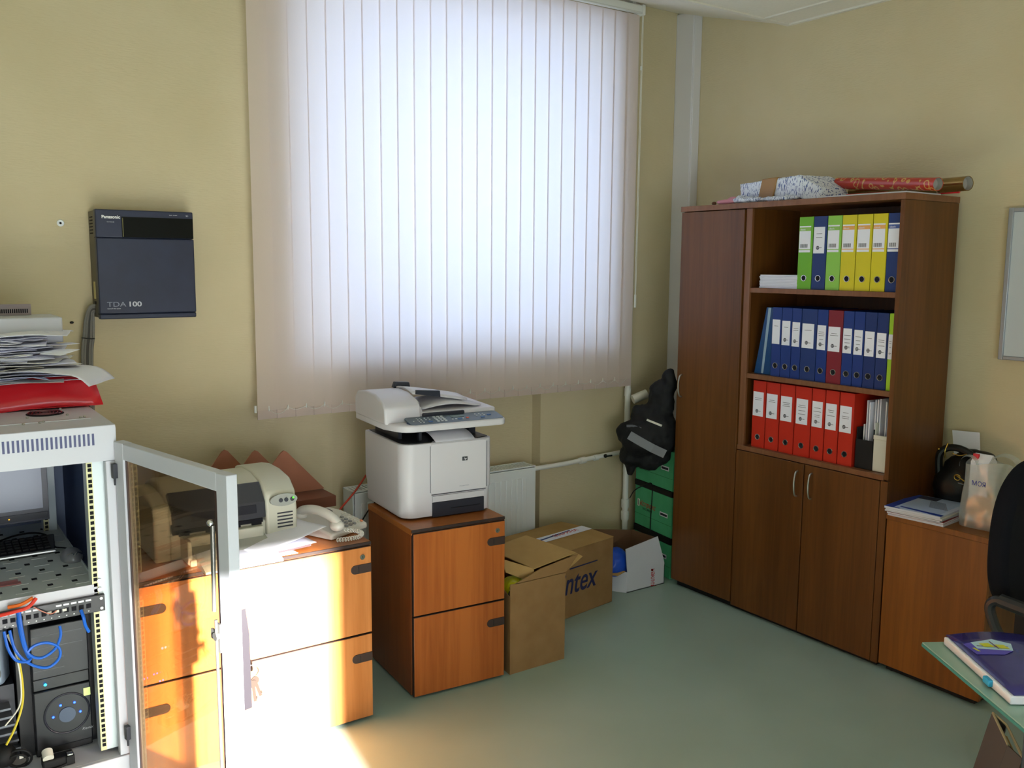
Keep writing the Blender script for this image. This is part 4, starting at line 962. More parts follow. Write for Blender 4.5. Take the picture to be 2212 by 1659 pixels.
for (y0, y1, z0, z1, hyy, hz) in ((2.951, WY1, .034, 1.942, 3.325, (1.012, 1.125)), (2.553, 2.948, .022, .800, 2.583, (.648, .765)), (2.172, 2.550, .022, .800, 2.507, (.652, .768))):
    b = MB(m_wardrobe, wd); b.box(FXp, y0+.0015, z0, FXp+.016, y1-.0015, z1); d = b.build('door', wd, bevel=.001); bow_handle(d, hyy, *hz)
b = MB(m_wardrobe, wd); b.box(FXp+.001, WY0, .022, FXp+.017, 2.170, .802); b.build('front_strip', wd)

# ------------------------------------------------------------------ binders
COL = {'green': mat('binder_green', '#6cae24', .45), 'lightgreen': mat('binder_pale_green', '#8cc44c', .45), 'navy': mat('binder_navy', '#17326e', .45), 'yellow': mat('binder_yellow', '#d2c416', .45),
       'blue': mat('binder_blue', '#12327a', .45), 'burgundy': mat('binder_burgundy', '#7c1c28', .45), 'red': mat('binder_red', '#c02812', .45), 'lime': mat('binder_lime', '#a8d42c', .45), 'darkblue': mat('binder_dark_blue', '#122c66', .45)}
m_pages = mat('page_block', '#d8d6d0', .8)
def binder(label, group, x, y, z, w, col, style, lz=(.155, .275), ring=True, hgt=.318, accent=None, lean=0, rows=3):
    """y is the right-hand (smaller y) edge of the spine; spine faces -x"""
    t = thing('ring_binder', label, 'binder', (x, y+w/2, z), 0, group, rx=lean)
    m = COL[col]; a, e = -w/2+.0007, w/2-.0007
    b = MB(m); b.box(0, a, 0, .003, e, hgt); b.box(0, a, 0, .285, a+.0025, hgt); b.box(0, e-.0025, 0, .285, e, hgt); b.build('cover', t, bevel=.0015)
    b = MB(m_pages); b.box(.03, a+.005, .01, .25, e-.005, hgt-.02); b.build('pages', t)
    lw = min(w*.78, .062); off = (.06*w)
    y0, y1 = -lw/2+off, lw/2+off; z0, z1 = lz
    b = MB(m_white); b.box(-.0008, y0, z0, .0005, y1, z1)
    if style == 'brand':
        mm = accent; b.mat(mm); b.box(-.0012, y0, z1-.022, .0, y1, z1-.006); b.box(-.0012, y0, z0+.010, .0, y1, z0+.0135)
        b.mat(m_ink); k = 0
        yy = y0+.25*lw
        while yy < y1-.12*lw: b.box(-.0012, yy, z0+.02, .0, yy+(.0009 if k % 3 else .0016), z0+.036); yy += .0028; k += 1
        b.mat(m_white2)
    else:
        b.mat(m_ink); zz = z1-.03
        rnd = random.Random(int(y*1000)+int(z*77))
        for r in range(rows):
            hw = lw*rnd.uniform(.22, .38)
            b.box(-.0012, (y0+y1)/2-hw, zz, 0, (y0+y1)/2+hw, zz+.0016)
            zz -= rnd.choice((.008, .016))
        # round seal with a short name beside it
        if style == 'seal':
            cy, cz, R = (y0+y1)/2+.1*lw, z0+.024, min(.0085, lw*.2)
            b.cyl((-.0012, cy, cz), (0, cy, cz), R, n=14); b.mat(m_white)
            for q in (-.45, 0, .45): b.box(-.0015, cy-R, cz+q*R-.0005, 0, cy+R, cz+q*R+.0005)
            b.mat(m_ink); b.box(-.0012, cy-R-lw*.22, cz-.001, 0, cy-R, cz+.0008)
    b.build('spine_label', t)
    if style == 'brand': text('classic', .011, (-.0016, y1-.005, z1-.0185), m_white, t, frame=FX, world=False, name='label_lettering')
    if ring:
        zc = .050
        b = MB(m_chrome); b.ring((-.001, off*.3, zc), (1, 0, 0), .0125, .0018, 24, 6); b.build('finger_ring', t)
        b = MB(m_hole); b.cyl((-.0008, off*.3, zc), (.001, off*.3, zc), .0115, n=20); b.build('finger_hole', t)
    return t
BXf = 3.392
m_gl = mat('label_green', '#8fbc5a', .6); m_ol = mat('label_orange', '#e8a860', .6); m_bl = mat('label_blue', '#4a62a8', .6)
top_e = [2.657, 2.580, 2.507, 2.433, 2.357, 2.287, 2.224]
g1 = 'ring binders on the top shelf'
row = [('green', .077, 'brand', m_gl, 'bright green binder at the left end of the top shelf row'), ('navy', .072, 'seal', None, 'navy binder with plain white label between the two green ones, top shelf'),
       ('lightgreen', .073, 'brand', m_gl, 'pale green binder right of the navy one, top shelf'), ('yellow', .073, 'brand', m_ol, 'yellow binder next to the pale green one, top shelf'),
       ('yellow', .074, 'brand', m_ol, 'yellow binder in the middle of the three yellow ones, top shelf'), ('yellow', .069, 'brand', m_ol, 'yellow binder next to the blue one at the right, top shelf'), ('navy', .062, 'brand', m_bl, 'navy binder with striped label at the right end of the top shelf')]
y = 2.665
for (c, w_, st, ac, lb) in row:
    y -= w_; binder(lb, g1, BXf, y, 1.578, w_, c, st, (.163, .278) if st == 'brand' else (.158, .272), accent=ac, rows=2)
# orange folder standing at the right end
b = MB(mat('orange_card', '#b8741c', .6)); b.box(3.385, 2.165, 1.579, 3.70, 2.170, 1.925); tag(b.build('orange_folder'), 'thin orange folder standing at the right end of the top shelf', 'folder')
# stack of paper on the top shelf
b = MB(m_white2)
for i in range(9): b.box(3.39+random.uniform(0, .004), 2.662, 1.579+.0068*i, 3.69, 2.875+random.uniform(-.003, .002), 1.579+.0068*i+.0062)
tag(b.build('paper_stack'), 'low stack of white printed paper left of the binders on the top shelf', 'paper stack')
# middle shelf
g2 = 'ring binders on the middle shelf'
yb_ = [2.785, 2.730, 2.673, 2.621, 2.538, 2.482, 2.406, 2.352, 2.300, 2.244, 2.190]
cols = ['blue', 'blue', 'blue', 'navy', 'blue', 'burgundy', 'blue', 'blue', 'darkblue', 'darkblue', 'lime']
labs = ['narrow blue binder with vertical printed label, leftmost of the middle shelf', 'second narrow blue binder on the middle shelf, just one line on its label', 'third narrow blue binder on the middle shelf, left of the broad one',
        'broad blue binder with wide white label on the middle shelf', 'narrow blue binder between the broad blue and the burgundy one', 'burgundy binder on the middle shelf', 'blue binder just right of the burgundy one',
        'second blue binder right of the burgundy one', 'dark blue binder with low placed single-line label, middle shelf', 'dark blue binder touching the lime one, middle shelf', 'lime green binder half hidden at the right end of the middle shelf']
for i in range(11):
    y1 = yb_[i]; y0 = yb_[i+1] if i < 10 else 2.163
    w_ = y1-y0 if i < 10 else .05
    if i == 10: y0 = 2.166; w_ = .0235
    binder(labs[i], g2, BXf, y0+.006, 1.174, w_, cols[i], 'seal' if i else 'plain', (.150-.002*i, .262-.003*i), ring=i < 10, rows=(1, 1, 2, 1, 4, 2, 4, 3, 1, 3, 3)[i])
# slanting transparent blue magazine file
mf = thing('magazine_file', 'translucent blue slanted magazine file at the left of the middle shelf', 'file holder', (3.40, 2.83, 1.174))
m_tb = mat('blue_clear_plastic', '#16467c', .25, alpha=.86); b = MB(m_tb, mf)
b.hexa([(3.40, 2.790, 1.175), (3.68, 2.790, 1.175), (3.68, 2.895, 1.175), (3.40, 2.895, 1.175), (3.40, 2.790, 1.49), (3.68, 2.790, 1.49), (3.68, 2.825, 1.49), (3.40, 2.835, 1.49)]); b.build('case', mf, bevel=.003)
b = MB(mat('pale_blue_strip', '#8fa6b8', .4), mf); b.hexa([(3.3985, 2.838, 1.18), (3.4, 2.838, 1.18), (3.4, 2.850, 1.18), (3.3985, 2.850, 1.18), (3.3985, 2.806, 1.488), (3.4, 2.806, 1.488), (3.4, 2.822, 1.488), (3.3985, 2.822, 1.488)]); b.build('edge_strip', mf)
# lower shelf
g3 = 'red ring binders on the lower open shelf'
yr = [2.888, 2.808, 2.727, 2.643, 2.552, 2.481, 2.409, 2.333]
names = ['leftmost red binder', 'second red binder from the left', 'third red binder from the left', 'red binder in the middle of the seven', 'fifth red binder from the left', 'red binder second from the right', 'rightmost red binder, next to the black tray']
for i in range(7):
    w_ = yr[i]-yr[i+1]-.002
    binder(names[i]+' on the lower open shelf', g3, BXf-.0, yr[i+1]+.001, .825, w_, 'red', 'seal', (.150-.003*i*.3, .265-.003*i*.3), rows=(2, 2, 3, 4, 4, 3, 3)[i])
# trays and papers at the right of the lower shelf
def tray(name, label, y0, y1, m, h):
    t = thing(name, label, 'file holder', (3.5, (y0+y1)/2, .825)); b = MB(m, t)
    b.box(3.40, y0, .826, 3.404, y1, .826+h); b.box(3.404, y0, .826, 3.66, y0+.004, .826+h+.05); b.box(3.404, y1-.004, .826, 3.66, y1, .826+h+.05); b.box(3.40, y0, .826, 3.66, y1, .83)
    if m is not m_blackm: b.box(3.397, y0-.001, .826+h-.018, 3.404, y1+.001, .826+h)
    b.build('case', t, bevel=.002); return t
tray('file_holder', 'black file holder beside the red binders', 2.243, 2.326, m_blackm, .125)
tray('file_holder', 'white file holder at the right end of the lower open shelf', 2.168, 2.240, mat('tray_white', '#d4d2c4', .5), .155)
for i in range(9):
    y = 2.178+.0165*i; hh = (.20, .235, .30, .31, .305, .30, .29, .295, .19)[i]
    b = MB(m_white2 if i % 2 else m_white); b.box(3.42+.008*(i % 3), y, .831, 3.64, y+.006, .826+hh-.004)
    tag(b.build('document_bundle', bevel=.001), 'pale documents standing upright in the two file holders on the lower open shelf', 'documents', 'documents in the file holders')

# ------------------------------------------------------------------ on top of the cupboard
ZC = 1.972
m_print = mat('printed_wrap', '#dfe4f0', .5)
def add_print(m, c, scale, thr, rot=.8):
    nt = m.node_tree; N = nt.nodes; L = nt.links; b = N['Principled BSDF']
    tc = N.new('ShaderNodeTexCoord'); mp = N.new('ShaderNodeMapping'); mp.inputs['Rotation'].default_value = (rot, 0, 0); mp.inputs['Scale'].default_value = (60, 140, 38)
    L.new(tc.outputs['Object'], mp.inputs[0]); n = N.new('ShaderNodeTexNoise'); n.inputs['Scale'].default_value = scale; n.inputs['Detail'].default_value = 3
    L.new(mp.outputs[0], n.inputs['Vector']); r = N.new('ShaderNodeValToRGB'); r.color_ramp.interpolation = 'CONSTANT'
    r.color_ramp.elements[0].color = b.inputs['Base Color'].default_value; r.color_ramp.elements[1].position = thr; r.color_ramp.elements[1].color = srgb(c)
    L.new(n.outputs['Fac'], r.inputs[0]); L.new(r.outputs[0], b.inputs['Base Color'])
add_print(m_print, '#6674a8', 1.5, .57)
pa = thing('parcel', 'parcel wrapped in blue-printed white paper with a brown tape band, on the cupboard', 'parcel', (3.52, 2.86, ZC))
b = MB(m_print, pa); b.hexa([(3.44, 2.700, ZC+.01), (3.62, 2.66, ZC+.01), (3.66, 3.02, ZC+.01), (3.46, 3.075, ZC+.01), (3.44, 2.715, ZC+.115), (3.62, 2.67, ZC+.115), (3.66, 3.02, ZC+.105), (3.46, 3.08, ZC+.10)])
b.hexa([(3.44, 2.700, ZC+.004), (3.44, 2.60, ZC+.004), (3.62, 2.56, ZC+.004), (3.62, 2.66, ZC+.004), (3.44, 2.715, ZC+.11), (3.47, 2.62, ZC+.055), (3.60, 2.59, ZC+.055), (3.62, 2.67, ZC+.11)])
lumpy(b.build('wrapping', pa), .007, .008, .04, 1)
b = MB(mat('brown_tape', '#9a7038', .3), pa); b.hexa([(3.440, 2.865, ZC+.005), (3.63, 2.86, ZC+.005), (3.63, 2.95, ZC+.005), (3.447, 2.958, ZC+.005), (3.441, 2.84, ZC+.114), (3.63, 2.85, ZC+.118), (3.63, 2.94, ZC+.116), (3.449, 2.935, ZC+.112)]); b.build('tape_band', pa, bevel=.004)
cr = MB(m_print); cr.sph((3.40, 2.97, ZC+.014), .055, .5, 2.0, .28); cr.sph((3.40, 2.78, ZC+.012), .05, .5, 2.2, .25); cr.sph((3.42, 3.03, ZC+.02), .03, .6, 1.5, .7)
tag(lumpy(cr.build('crumpled_paper'), .006, .025, .03, 1), 'crumpled blue-printed wrapping paper at the foot of the parcel', 'paper')
pk = MB(mat('pink_cloth', '#d08c9c', .7)); pk.sph((3.40, 3.10, ZC+.012), .05, .5, 1.4, .26); pk.sph((3.41, 3.07, ZC+.02), .03, .6, 1.0, .6)
tag(lumpy(pk.build('pink_cloth'), .006, .012, .03, 1), 'small pink crumpled bag at the left end of the cupboard top', 'bag')
b = MB(mat('brown_scrap', '#5a3418', .6)); b.sph((3.40, 3.185, ZC+.010), .011, .8, 1.2, .8); tag(b.build('dark_knob'), 'tiny dark brown lump left of the pink bag on the cupboard', 'scrap')
b = MB(mat('board_white', '#d9dce2', .5)); b.box(3.375, 2.145, ZC, 3.62, 2.56, ZC+.007); tag(b.build('white_board_sheet', bevel=.001), 'flat white board lying under the wrapping paper rolls', 'board')
m_rw = mat('red_wrap', '#b8301e', .25, coat=.3)
nt = m_rw.node_tree; N = nt.nodes; Lk = nt.links; bb = N['Principled BSDF']
tc = N.new('ShaderNodeTexCoord'); vo = N.new('ShaderNodeTexVoronoi'); vo.feature = 'F1'; vo.inputs['Scale'].default_value = 22
wn = N.new('ShaderNodeMath'); wn.operation = 'PINGPONG'; wn.inputs[1].default_value = .28
r = N.new('ShaderNodeValToRGB'); r.color_ramp.interpolation = 'CONSTANT'; r.color_ramp.elements[0].color = srgb('#b8301e'); r.color_ramp.elements[1].position = .225; r.color_ramp.elements[1].color = srgb('#d49a50')
Lk.new(tc.outputs['Object'], vo.inputs['Vector']); Lk.new(vo.outputs['Distance'], wn.inputs[0]); Lk.new(wn.outputs[0], r.inputs[0]); Lk.new(r.outputs[0], bb.inputs['Base Color'])
def roll(label, p0, p1, R, m, mi):
    t = thing('wrapping_paper_roll', label, 'wrapping paper', p0, 0, 'rolls of wrapping paper on the cupboard')
    b = MB(m, t); b.cyl(p0, p1, R, n=28, caps=False); b.cyl(p0, p1, R*.93, n=28, caps=False); d = (Vector(p1)-Vector(p0)).normalized(); b.ring(p1, d, R*.965, R*.035, 28, 6)
    b.build('paper_tube', t)
    b = MB(mi, t); b.cyl(Vector(p1)-d*.03, Vector(p1)-d*.028, R*.92, n=24); b.cyl(Vector(p0)+d*.01, Vector(p0)+d*.012, R*.93, n=24); b.cyl(Vector(p1)-d*.028, Vector(p1)-d*.001, R*.915, n=24, caps=False); b.build('inner_liner', t)
roll('red and gold patterned wrapping paper roll in front', (3.62, 2.64, ZC+.082), (3.46, 2.065, ZC+.032), .026, m_rw, mat('liner_grey', '#a9a49c', .7))
m_gold = mat('gold_foil', '#9a7c48', .2, .8)
roll('gold and silver foil wrapping paper roll lying behind', (3.70, 2.62, ZC+.040), (3.56, 2.00, ZC+.036), .029, m_gold, MT['liner_grey'])
b = MB(m_redp); b.cyl((3.60, 2.58, ZC+.019), (3.66, 2.09, ZC+.019), .011, n=16); tag(b.build('thin_paper_roll'), 'thin red roll lying beneath the two wrapping paper rolls', 'wrapping paper')

# ------------------------------------------------------------------ low cabinet at the right wall
lc = thing('low_cabinet', 'low orange-brown drawer cabinet right of the tall cupboard', 'cabinet', (3.58, 1.92, 0))
LZ = .676
b = MB(m_low, lc); b.box(3.358, 1.702, .03, 3.374, 2.130, LZ-.024); b.build('end_panel', lc, bevel=.001)
b = MB(m_low, lc); b.box(3.352, 1.696, LZ-.024, 3.795, 2.132, LZ); b.build('top', lc, bevel=.002)
b = MB(m_wardin, lc); b.box(3.374, 1.722, .03, 3.79, 2.128, LZ-.024); b.build('carcass', lc)
for k in range(3):
    b = MB(m_wardrobe, lc); b.box(3.376, 1.704, .035+.205*k, 3.788, 1.722, .035+.205*k+.201); d = b.build('drawer', lc, bevel=.001)
b = MB(m_blackm, lc)
b.box(3.385, 1.73, .004, 3.78, 2.11, .03)
for x in (3.40, 3.75):
    for y in (1.75, 2.09): b.cyl((x, y, 0), (x, y, .03), .010, n=14)
b.build('feet', lc)
# magazines
def magazine(label, c, rz, w, h, z, th, mcov, extra=None):
    t = thing('magazine', label, 'magazine', (c[0], c[1], z), rz, 'magazines on the low cabinet')
    b = MB(m_white2); b.box(-w/2, -h/2, .0006, w/2, h/2, th-.0006); b.build('pages', t)
    b = MB(mcov); b.box(-w/2-.001, -h/2-.001, 0, w/2+.001, h/2+.001, .0006); b.box(-w/2-.001, -h/2-.001, th-.0006, w/2+.001, h/2+.001, th); 
    if extra: extra(b, th, w, h)
    b.build('cover', t); return t
mags = [('lowest magazine of the stack, grey white cover', (3.482, 2.012), .10, m_white2, .009), ('magazine with red lettered cover, second from the bottom', (3.478, 2.018), .14, mat('mag_red', '#a83a48', .5), .007),
        ('dark covered magazine in the middle of the stack', (3.474, 2.02), .09, mat('mag_dark', '#3a3c50', .4), .007), ('cream covered magazine second from the top', (3.470, 2.018), .13, m_cream, .007)]
z = LZ+.0005
for lb, c, a, mc_, th in mags:
    magazine(lb, c, a, .285, .225, z, th, mc_); z += th+.0005
def cov(b, th, w, h):
    b.mat(mat('mag_blue', '#2440a0', .35)); b.box(-w/2, h/2-.06, th, w/2, h/2, th+.0003)
    b.mat(mat('mag_sky', '#aebfe0', .35)); b.box(-w/2+.012, -h/2+.02, th, w/2, h/2-.035, th+.0005)
    b.mat(MT['mag_blue']); b.hexa([(-w/2+.004, -h/2+.0, th), (-w/2+.03, -h/2, th), (-w/2+.045, h/2-.05, th), (-w/2+.03, h/2-.05, th), (-w/2+.004, -h/2, th+.0008), (-w/2+.03, -h/2, th+.0008), (-w/2+.045, h/2-.05, th+.0008), (-w/2+.03, h/2-.05, th+.0008)])
    b.mat(MT['mag_dark']); b.box(w/2-.06, h/2-.11, th, w/2-.005, h/2-.03, th+.0008)
    for k in range(14): b.box(-.03+.008*k, -h/2+.02+.004*k, th, -.028+.008*k, h/2-.13+.003*k, th+.0009)
magazine('topmost magazine with pale blue cover and dark picture', (3.468, 2.022), .12, .285, .225, z, .008, mat('mag_pale', '#c3cde4', .35), cov)
# handbag
hb = thing('handbag', 'black leather handbag with gold clasps on the low cabinet', 'handbag', (3.66, 2.0, LZ))
m_lea = mat('black_leather', '#0a0a0c', .45)
b = MB(m_lea, hb); b.sph((3.67, 2.03, LZ+.09), .10, .75, .9, .9); b.sph((3.68, 1.92, LZ+.09), .10, .75, 1.0, .9); b.box(3.62, 1.86, LZ+.004, 3.74, 2.09, LZ+.11); b.sph((3.68, 1.98, LZ+.17), .09, .6, 1.15, .7); b.sph((3.69, 1.95, LZ+.225), .05, .6, 1.6, .7)
lumpy(b.build('bag_body', hb), .009, .018, .06, 3)
b = MB(m_lea, hb); b.tube([(3.645, 2.085, LZ+.14), (3.64, 2.085, LZ+.22), (3.65, 2.05, LZ+.255), (3.655, 1.98, LZ+.25), (3.67, 1.89, LZ+.19)], .015, 10); b.build('handle', hb)
b = MB(mat('gold_metal', '#c8a450', .25, .9), hb)
b.tube([(3.645, 2.062, LZ+.21), (3.635, 2.060, LZ+.24), (3.64, 2.052, LZ+.275)], .0035, 8); b.tube([(3.60, 1.99, LZ+.15), (3.585, 1.975, LZ+.157), (3.58, 1.955, LZ+.150), (3.575, 1.935, LZ+.143)], .003, 8)
b.ring((3.590, 1.975, LZ+.150), (1, .2, .2), .012, .002); b.tube([(3.62, 2.02, LZ+.24), (3.62, 1.99, LZ+.235), (3.625, 1.96, LZ+.245)], .002, 8); b.sph((3.63, 2.085, LZ+.245), .005)
b.mat(m_chrome); b.cyl((3.567, 1.955, LZ+.135), (3.560, 1.925, LZ+.135), .004, n=8); b.build('clasp', hb)
# envelope leaning behind
en = MB(m_white); en.hexa([(3.72, 2.055, .80), (3.72, 1.945, .80), (3.723, 1.945, .80), (3.723, 2.055, .80), (3.768, 2.110, .985), (3.768, 1.992, .992), (3.771, 1.992, .992), (3.771, 2.110, .985)])
en.mat(mat('stamp_grey', '#a8aab4', .7)); en.hexa([(3.728, 1.985, .84), (3.728, 1.970, .84), (3.730, 1.970, .84), (3.730, 1.985, .84), (3.743, 2.0, .905), (3.743, 1.985, .905), (3.746, 1.985, .905), (3.746, 2.0, .905)])
tag(en.build('envelope'), 'white envelope propped upright between handbag and wall', 'envelope')
# plastic bag with its contents
pg = thing('plastic_bag', 'translucent white carrier bag with loop handles on the low cabinet', 'bag', (3.50, 1.79, LZ))
m_film = film('bag_film', '#e6ece8', .45, .6, scale=30)
b = MB(m_film, pg)
def bagf(u, v):
    a = 2*PI*u; z = LZ+.002+.255*v
    sx = .065*(1-.15*v)*(1+.08*math.sin(3*a+v*5)); sy = .088*(1-.05*v+.03*math.sin(v*6))
    c, s_ = math.cos(a), math.sin(a); q = (abs(c)**4+abs(s_)**4)**-.25
    n = .006*noise.noise(Vector((c*3, s_*3, v*7)))
    return (3.495+sx*c*q+n, 1.795+sy*s_*q+n, z+.012*math.sin(2*a)*v)
b.grid(bagf, 40, 14); b.build('bag_film', pg, smooth=80)
b = MB(m_film, pg)
def loop(cy, cz, R, w_, a0, a1, x=3.47, tilt=0):
    def f(u, v):
        a = math.radians(a0+(a1-a0)*u); return (x+(v-.5)*w_*.8, cy+R*math.cos(a)*(1+.2*v)+tilt*(u), cz+R*1.1*math.sin(a)*(1+.15*v))
    return f
b.grid(loop(1.735, LZ+.225, .060, .035, -20, 200, 3.49), 22, 4); b.grid(loop(1.86, LZ+.235, .035, .02, -10, 190, 3.46), 22, 4); b.build('loop_handle', pg, smooth=80)
mc = thing('milk_carton', 'white milk carton with blue letters and red cap edge inside the carrier bag', 'carton', (3.49, 1.81, LZ+.15))
b = MB(m_white, mc); b.box(3.462, 1.785, LZ+.02, 3.525, 1.855, LZ+.255); b.hexa([(3.462, 1.785, LZ+.255), (3.525, 1.785, LZ+.255), (3.525, 1.855, LZ+.255), (3.462, 1.855, LZ+.255), (3.492, 1.785, LZ+.285), (3.496, 1.785, LZ+.285), (3.496, 1.855, LZ+.285), (3.492, 1.855, LZ+.285)]); b.build('carton_body', mc)
b = MB(mat('cap_red', '#d8283c', .5), mc); b.box(3.470, 1.832, LZ+.262, 3.482, 1.852, LZ+.285); b.build('red_flap', mc)
text('МОЯ', .026, (3.4245, 1.826, LZ+.172), mat('blue_lettering', '#2a2f8c', .5), pg, frame=FX, sx=.95)
bo = MB(mat('peach_pack', '#d8a488', .6, col2='#c8a878', vscale=20)); bo.sph((3.490, 1.81, LZ+.075), .068, .66, .95, 1.0); bo.sph((3.50, 1.785, LZ+.045), .05, .8, 1.0, .8)
tag(bo.build('bread_package'), 'peach coloured rounded package at the bottom of the carrier bag', 'food package')

# ------------------------------------------------------------------ whiteboard on the right wall
wbd = thing('whiteboard', 'white board with grey frame at the right edge of the wall', 'whiteboard', (3.79, 1.5, 1.3))
b = MB(mat('board_face', '#c4ccd2', .25), wbd); b.box(3.785, 1.0, 1.32, 3.797, 1.935, 1.905); b.build('writing_surface', wbd)
b = MB(mat('board_frame', '#a4a8b0', .35, .3), wbd); b.box(3.777, 1.9255, 1.305, 3.799, 1.945, 1.92); b.box(3.778, 1.0, 1.306, 3.799, 1.925, 1.322); b.box(3.778, 1.0, 1.902, 3.799, 1.925, 1.919); b.build('frame', wbd, bevel=.003)

# ------------------------------------------------------------------ office chair
ch = thing('office_chair', 'black fabric office chair, its rounded back cut by the right edge', 'chair', (3.03, 1.18, 0))
m_cf = mat('chair_fabric', '#0d0e14', .9, spec=.2, bump=.3, bscale=400)
b = MB(m_cf, ch); cxx = 3.075; Wc = .265
prof = []
for i in range(48):
    a = 2*PI*i/48; c, s_ = math.cos(a), math.sin(a); n_ = 2.9
    prof.append((cxx+Wc*(abs(c)**(2/n_))*(1 if c > 0 else -1)*(1.0 if s_ < 0 else 1-.10*s_), .825+.250*(abs(s_)**(2/n_))*(1 if s_ > 0 else -1)))
b.prism(prof, 'y', 1.375, 1.44); b.build('backrest', ch, bevel=.022, seg=4)
b = MB(m_cf, ch); b.prism(rrect(cxx-.24, .90, cxx+.24, 1.36, .09), 'z', .42, .49); b.build('seat', ch, bevel=.02, seg=3)
for sgn in (-1, 1):
    b = MB(mat('arm_plastic', '#202124', .45), ch); x = cxx+sgn*.285
    b.tube([(x, 1.34, .66), (x-.0*sgn, 1.385, .655), (x, 1.40, .62), (x, 1.36, .54), (x-.03*sgn, 1.30, .45), (x-.07*sgn, 1.25, .43)], .016, 10); b.tube([(x, 1.37, .66), (x, 1.25, .65), (x, 1.08, .635)], .022, 10, 5); b.build('armrest', ch)
b = MB(m_blackm, ch); b.cyl((cxx, 1.15, .10), (cxx, 1.15, .42), .025, n=16); b.box(cxx-.03, 1.15, .39, cxx+.03, 1.43, .42); b.box(cxx-.03, 1.41, .39, cxx+.03, 1.445, .7); b.build('column', ch)
for k in range(5):
    a = 2*PI*k/5+math.radians(119); b = MB(m_blackm, ch); b.cyl((cxx, 1.15, .11), (cxx+.28*math.cos(a), 1.15+.28*math.sin(a), .07), .022, .014, n=10); b.cyl((cxx+.28*math.cos(a), 1.15+.28*math.sin(a)-.018, .027), (cxx+.28*math.cos(a), 1.15+.28*math.sin(a)+.018, .027), .027, n=16); b.build('castor_leg', ch)

# ------------------------------------------------------------------ desk corner
ang = math.atan2(-.531, .847)     # direction of the far edge
dk = thing('glass_desk', 'green-edged frosted glass desk top at the lower right', 'desk', (2.104, 1.217, 0), ang)
m_gt = mat('frosted_glass_top', '#8fb0a0', .25, coat=.3); m_ge = mat('glass_edge', '#3f7c74', .2)
b = MB(m_gt); b.prism([(.0, 0), (.62, 0), (.62, -1.3), (0, -1.3)], 'z', .732, .744); b.mat(m_ge); b.box(-.0015, -1.3, .733, .0, 0, .741); b.box(0, 0, .733, .62, .0015, .741); b.build('glass_top', dk, bevel=.001)
b = MB(mat('desk_frame', '#3c4654', .4)); b.box(.20, -1.2, .70, .25, -.12, .732); b.cyl((.22, -.14, 0), (.22, -.14, .70), .025, n=16); b.cyl((.22, -1.15, 0), (.22, -1.15, .70), .025, n=16); b.cyl((.56, -.14, 0), (.56, -.14, .70), .02, n=16); b.cyl((.56, -1.15, 0), (.56, -1.15, .70), .02, n=16); b.box(.22, -.16, .70, .57, -.12, .732); b.box(.22, -1.17, .70, .57, -1.13, .732)
b.build('frame', dk)
ct = thing('catalogue', 'thick navy covered catalogue with white page edge on the glass desk', 'catalogue', (2.128, 1.182, .745), ang-.06)
b = MB(m_white); b.box(.005, -.32, .001, .22, -.003, .021); b.build('pages', ct, bevel=.003)
m_nv = mat('catalogue_navy', '#2a2672', .25, coat=.3, col2='#343086', vscale=9)
b = MB(m_nv); b.grid(lambda u, v: (.012+.214*u, -.32+.322*v, .023+.010*math.sin(PI*u)*(.3+.7*v)), 10, 6); b.build('cover', ct, solid=.001)
def oncov(b, pts, dz):
    b.add([(x, y, .0245+.010*math.sin(PI*(x-.012)/.214)*(.3+.7*(y+.32)/.322)+dz) for x, y in pts], [list(range(len(pts)))])
b = MB(mat('cover_sky', '#b4d4e4', .3)); oncov(b, [(.045, -.055), (.045, -.09), (.12, -.11), (.135, -.07), (.10, -.045)], .0006)
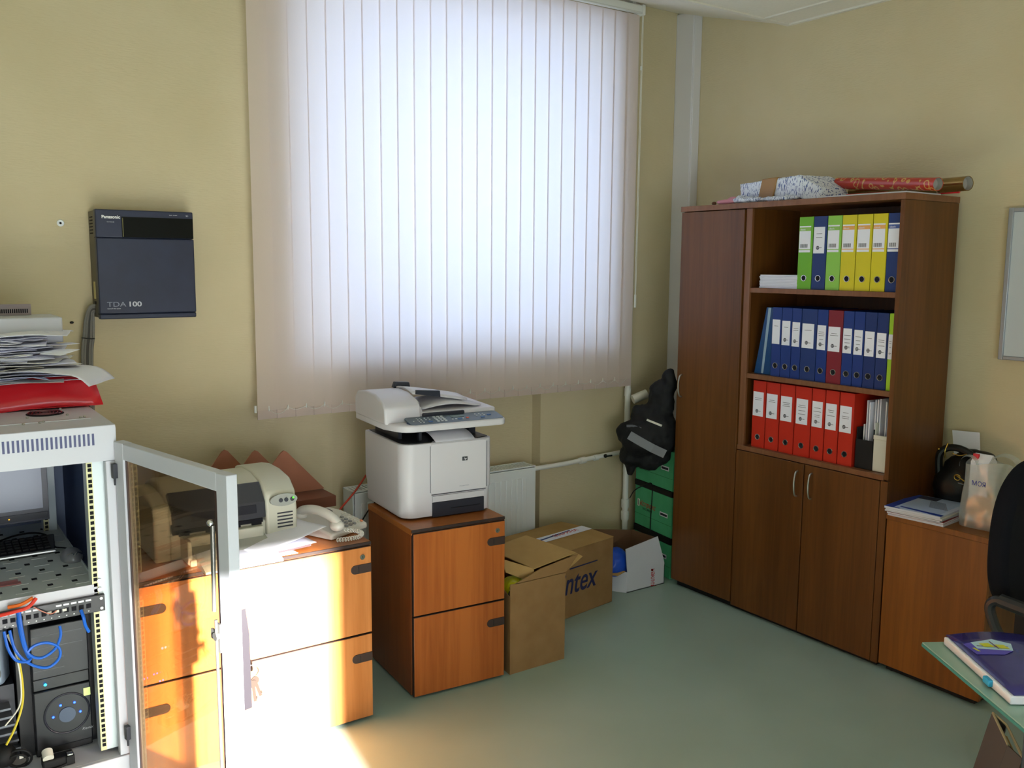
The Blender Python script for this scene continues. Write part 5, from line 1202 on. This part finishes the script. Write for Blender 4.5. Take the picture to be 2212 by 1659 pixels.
b.mat(mat('cover_violet', '#5a50c0', .3)); oncov(b, [(.025, -.06), (.03, -.12), (.09, -.13), (.12, -.11), (.045, -.09), (.045, -.055)], .0005)
b.mat(mat('cover_yellow', '#d0d030', .3)); oncov(b, [(.06, -.065), (.065, -.085), (.088, -.088), (.082, -.066)], .0009); oncov(b, [(.092, -.075), (.096, -.097), (.118, -.10), (.113, -.078)], .0009); oncov(b, [(.035, -.085), (.04, -.105), (.045, -.107), (.041, -.085)], .0009)
b.mat(mat('cover_magenta', '#6a2c58', .3)); oncov(b, [(.088, -.056), (.090, -.10), (.0925, -.10), (.0905, -.056)], .0011); oncov(b, [(.05, -.075), (.118, -.088), (.118, -.091), (.05, -.078)], .0011)
b.build('cover_picture', ct)
b = MB(mat('cyan_plastic', '#2aa0d0', .3)); b.box(-.004, -.245, .004, .012, -.215, .020); b.build('index_tab', ct, bevel=.003)
# carton and castor under the desk
cu = thing('cardboard_box', 'narrow upright open carton under the corner of the glass desk', 'box', (2.46, 1.25, 0), 0)
T_, B_, C_ = Vector((2.376, 1.163, .5)), Vector((2.341, 1.109, .5)), Vector((2.225, 1.008, .49)); D_ = C_+(T_-B_)*1.0; lean = Vector((.11, .15, -.5))
def wall_q(b, p, q, th):
    n = (q-p).cross(lean).normalized()*th
    b.hexa([p+lean, q+lean, q+lean+n, p+lean+n, p, q, q+n, p+n])
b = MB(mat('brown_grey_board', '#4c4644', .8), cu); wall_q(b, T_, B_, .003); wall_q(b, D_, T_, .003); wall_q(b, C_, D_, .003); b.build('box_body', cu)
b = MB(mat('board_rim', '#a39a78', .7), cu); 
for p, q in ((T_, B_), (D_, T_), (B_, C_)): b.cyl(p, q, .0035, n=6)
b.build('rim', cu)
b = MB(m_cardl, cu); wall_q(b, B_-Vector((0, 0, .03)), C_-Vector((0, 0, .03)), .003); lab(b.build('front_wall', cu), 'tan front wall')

# sill and head bars of the unseen rear casement (behind the photographer)
b = MB(m_wpaint); b.box(-.14, -2.52, .21, .545, -2.48, .25); b.box(-.14, -2.52, 2.215, .545, -2.48, 2.25); struct(b.build('trim_3'))
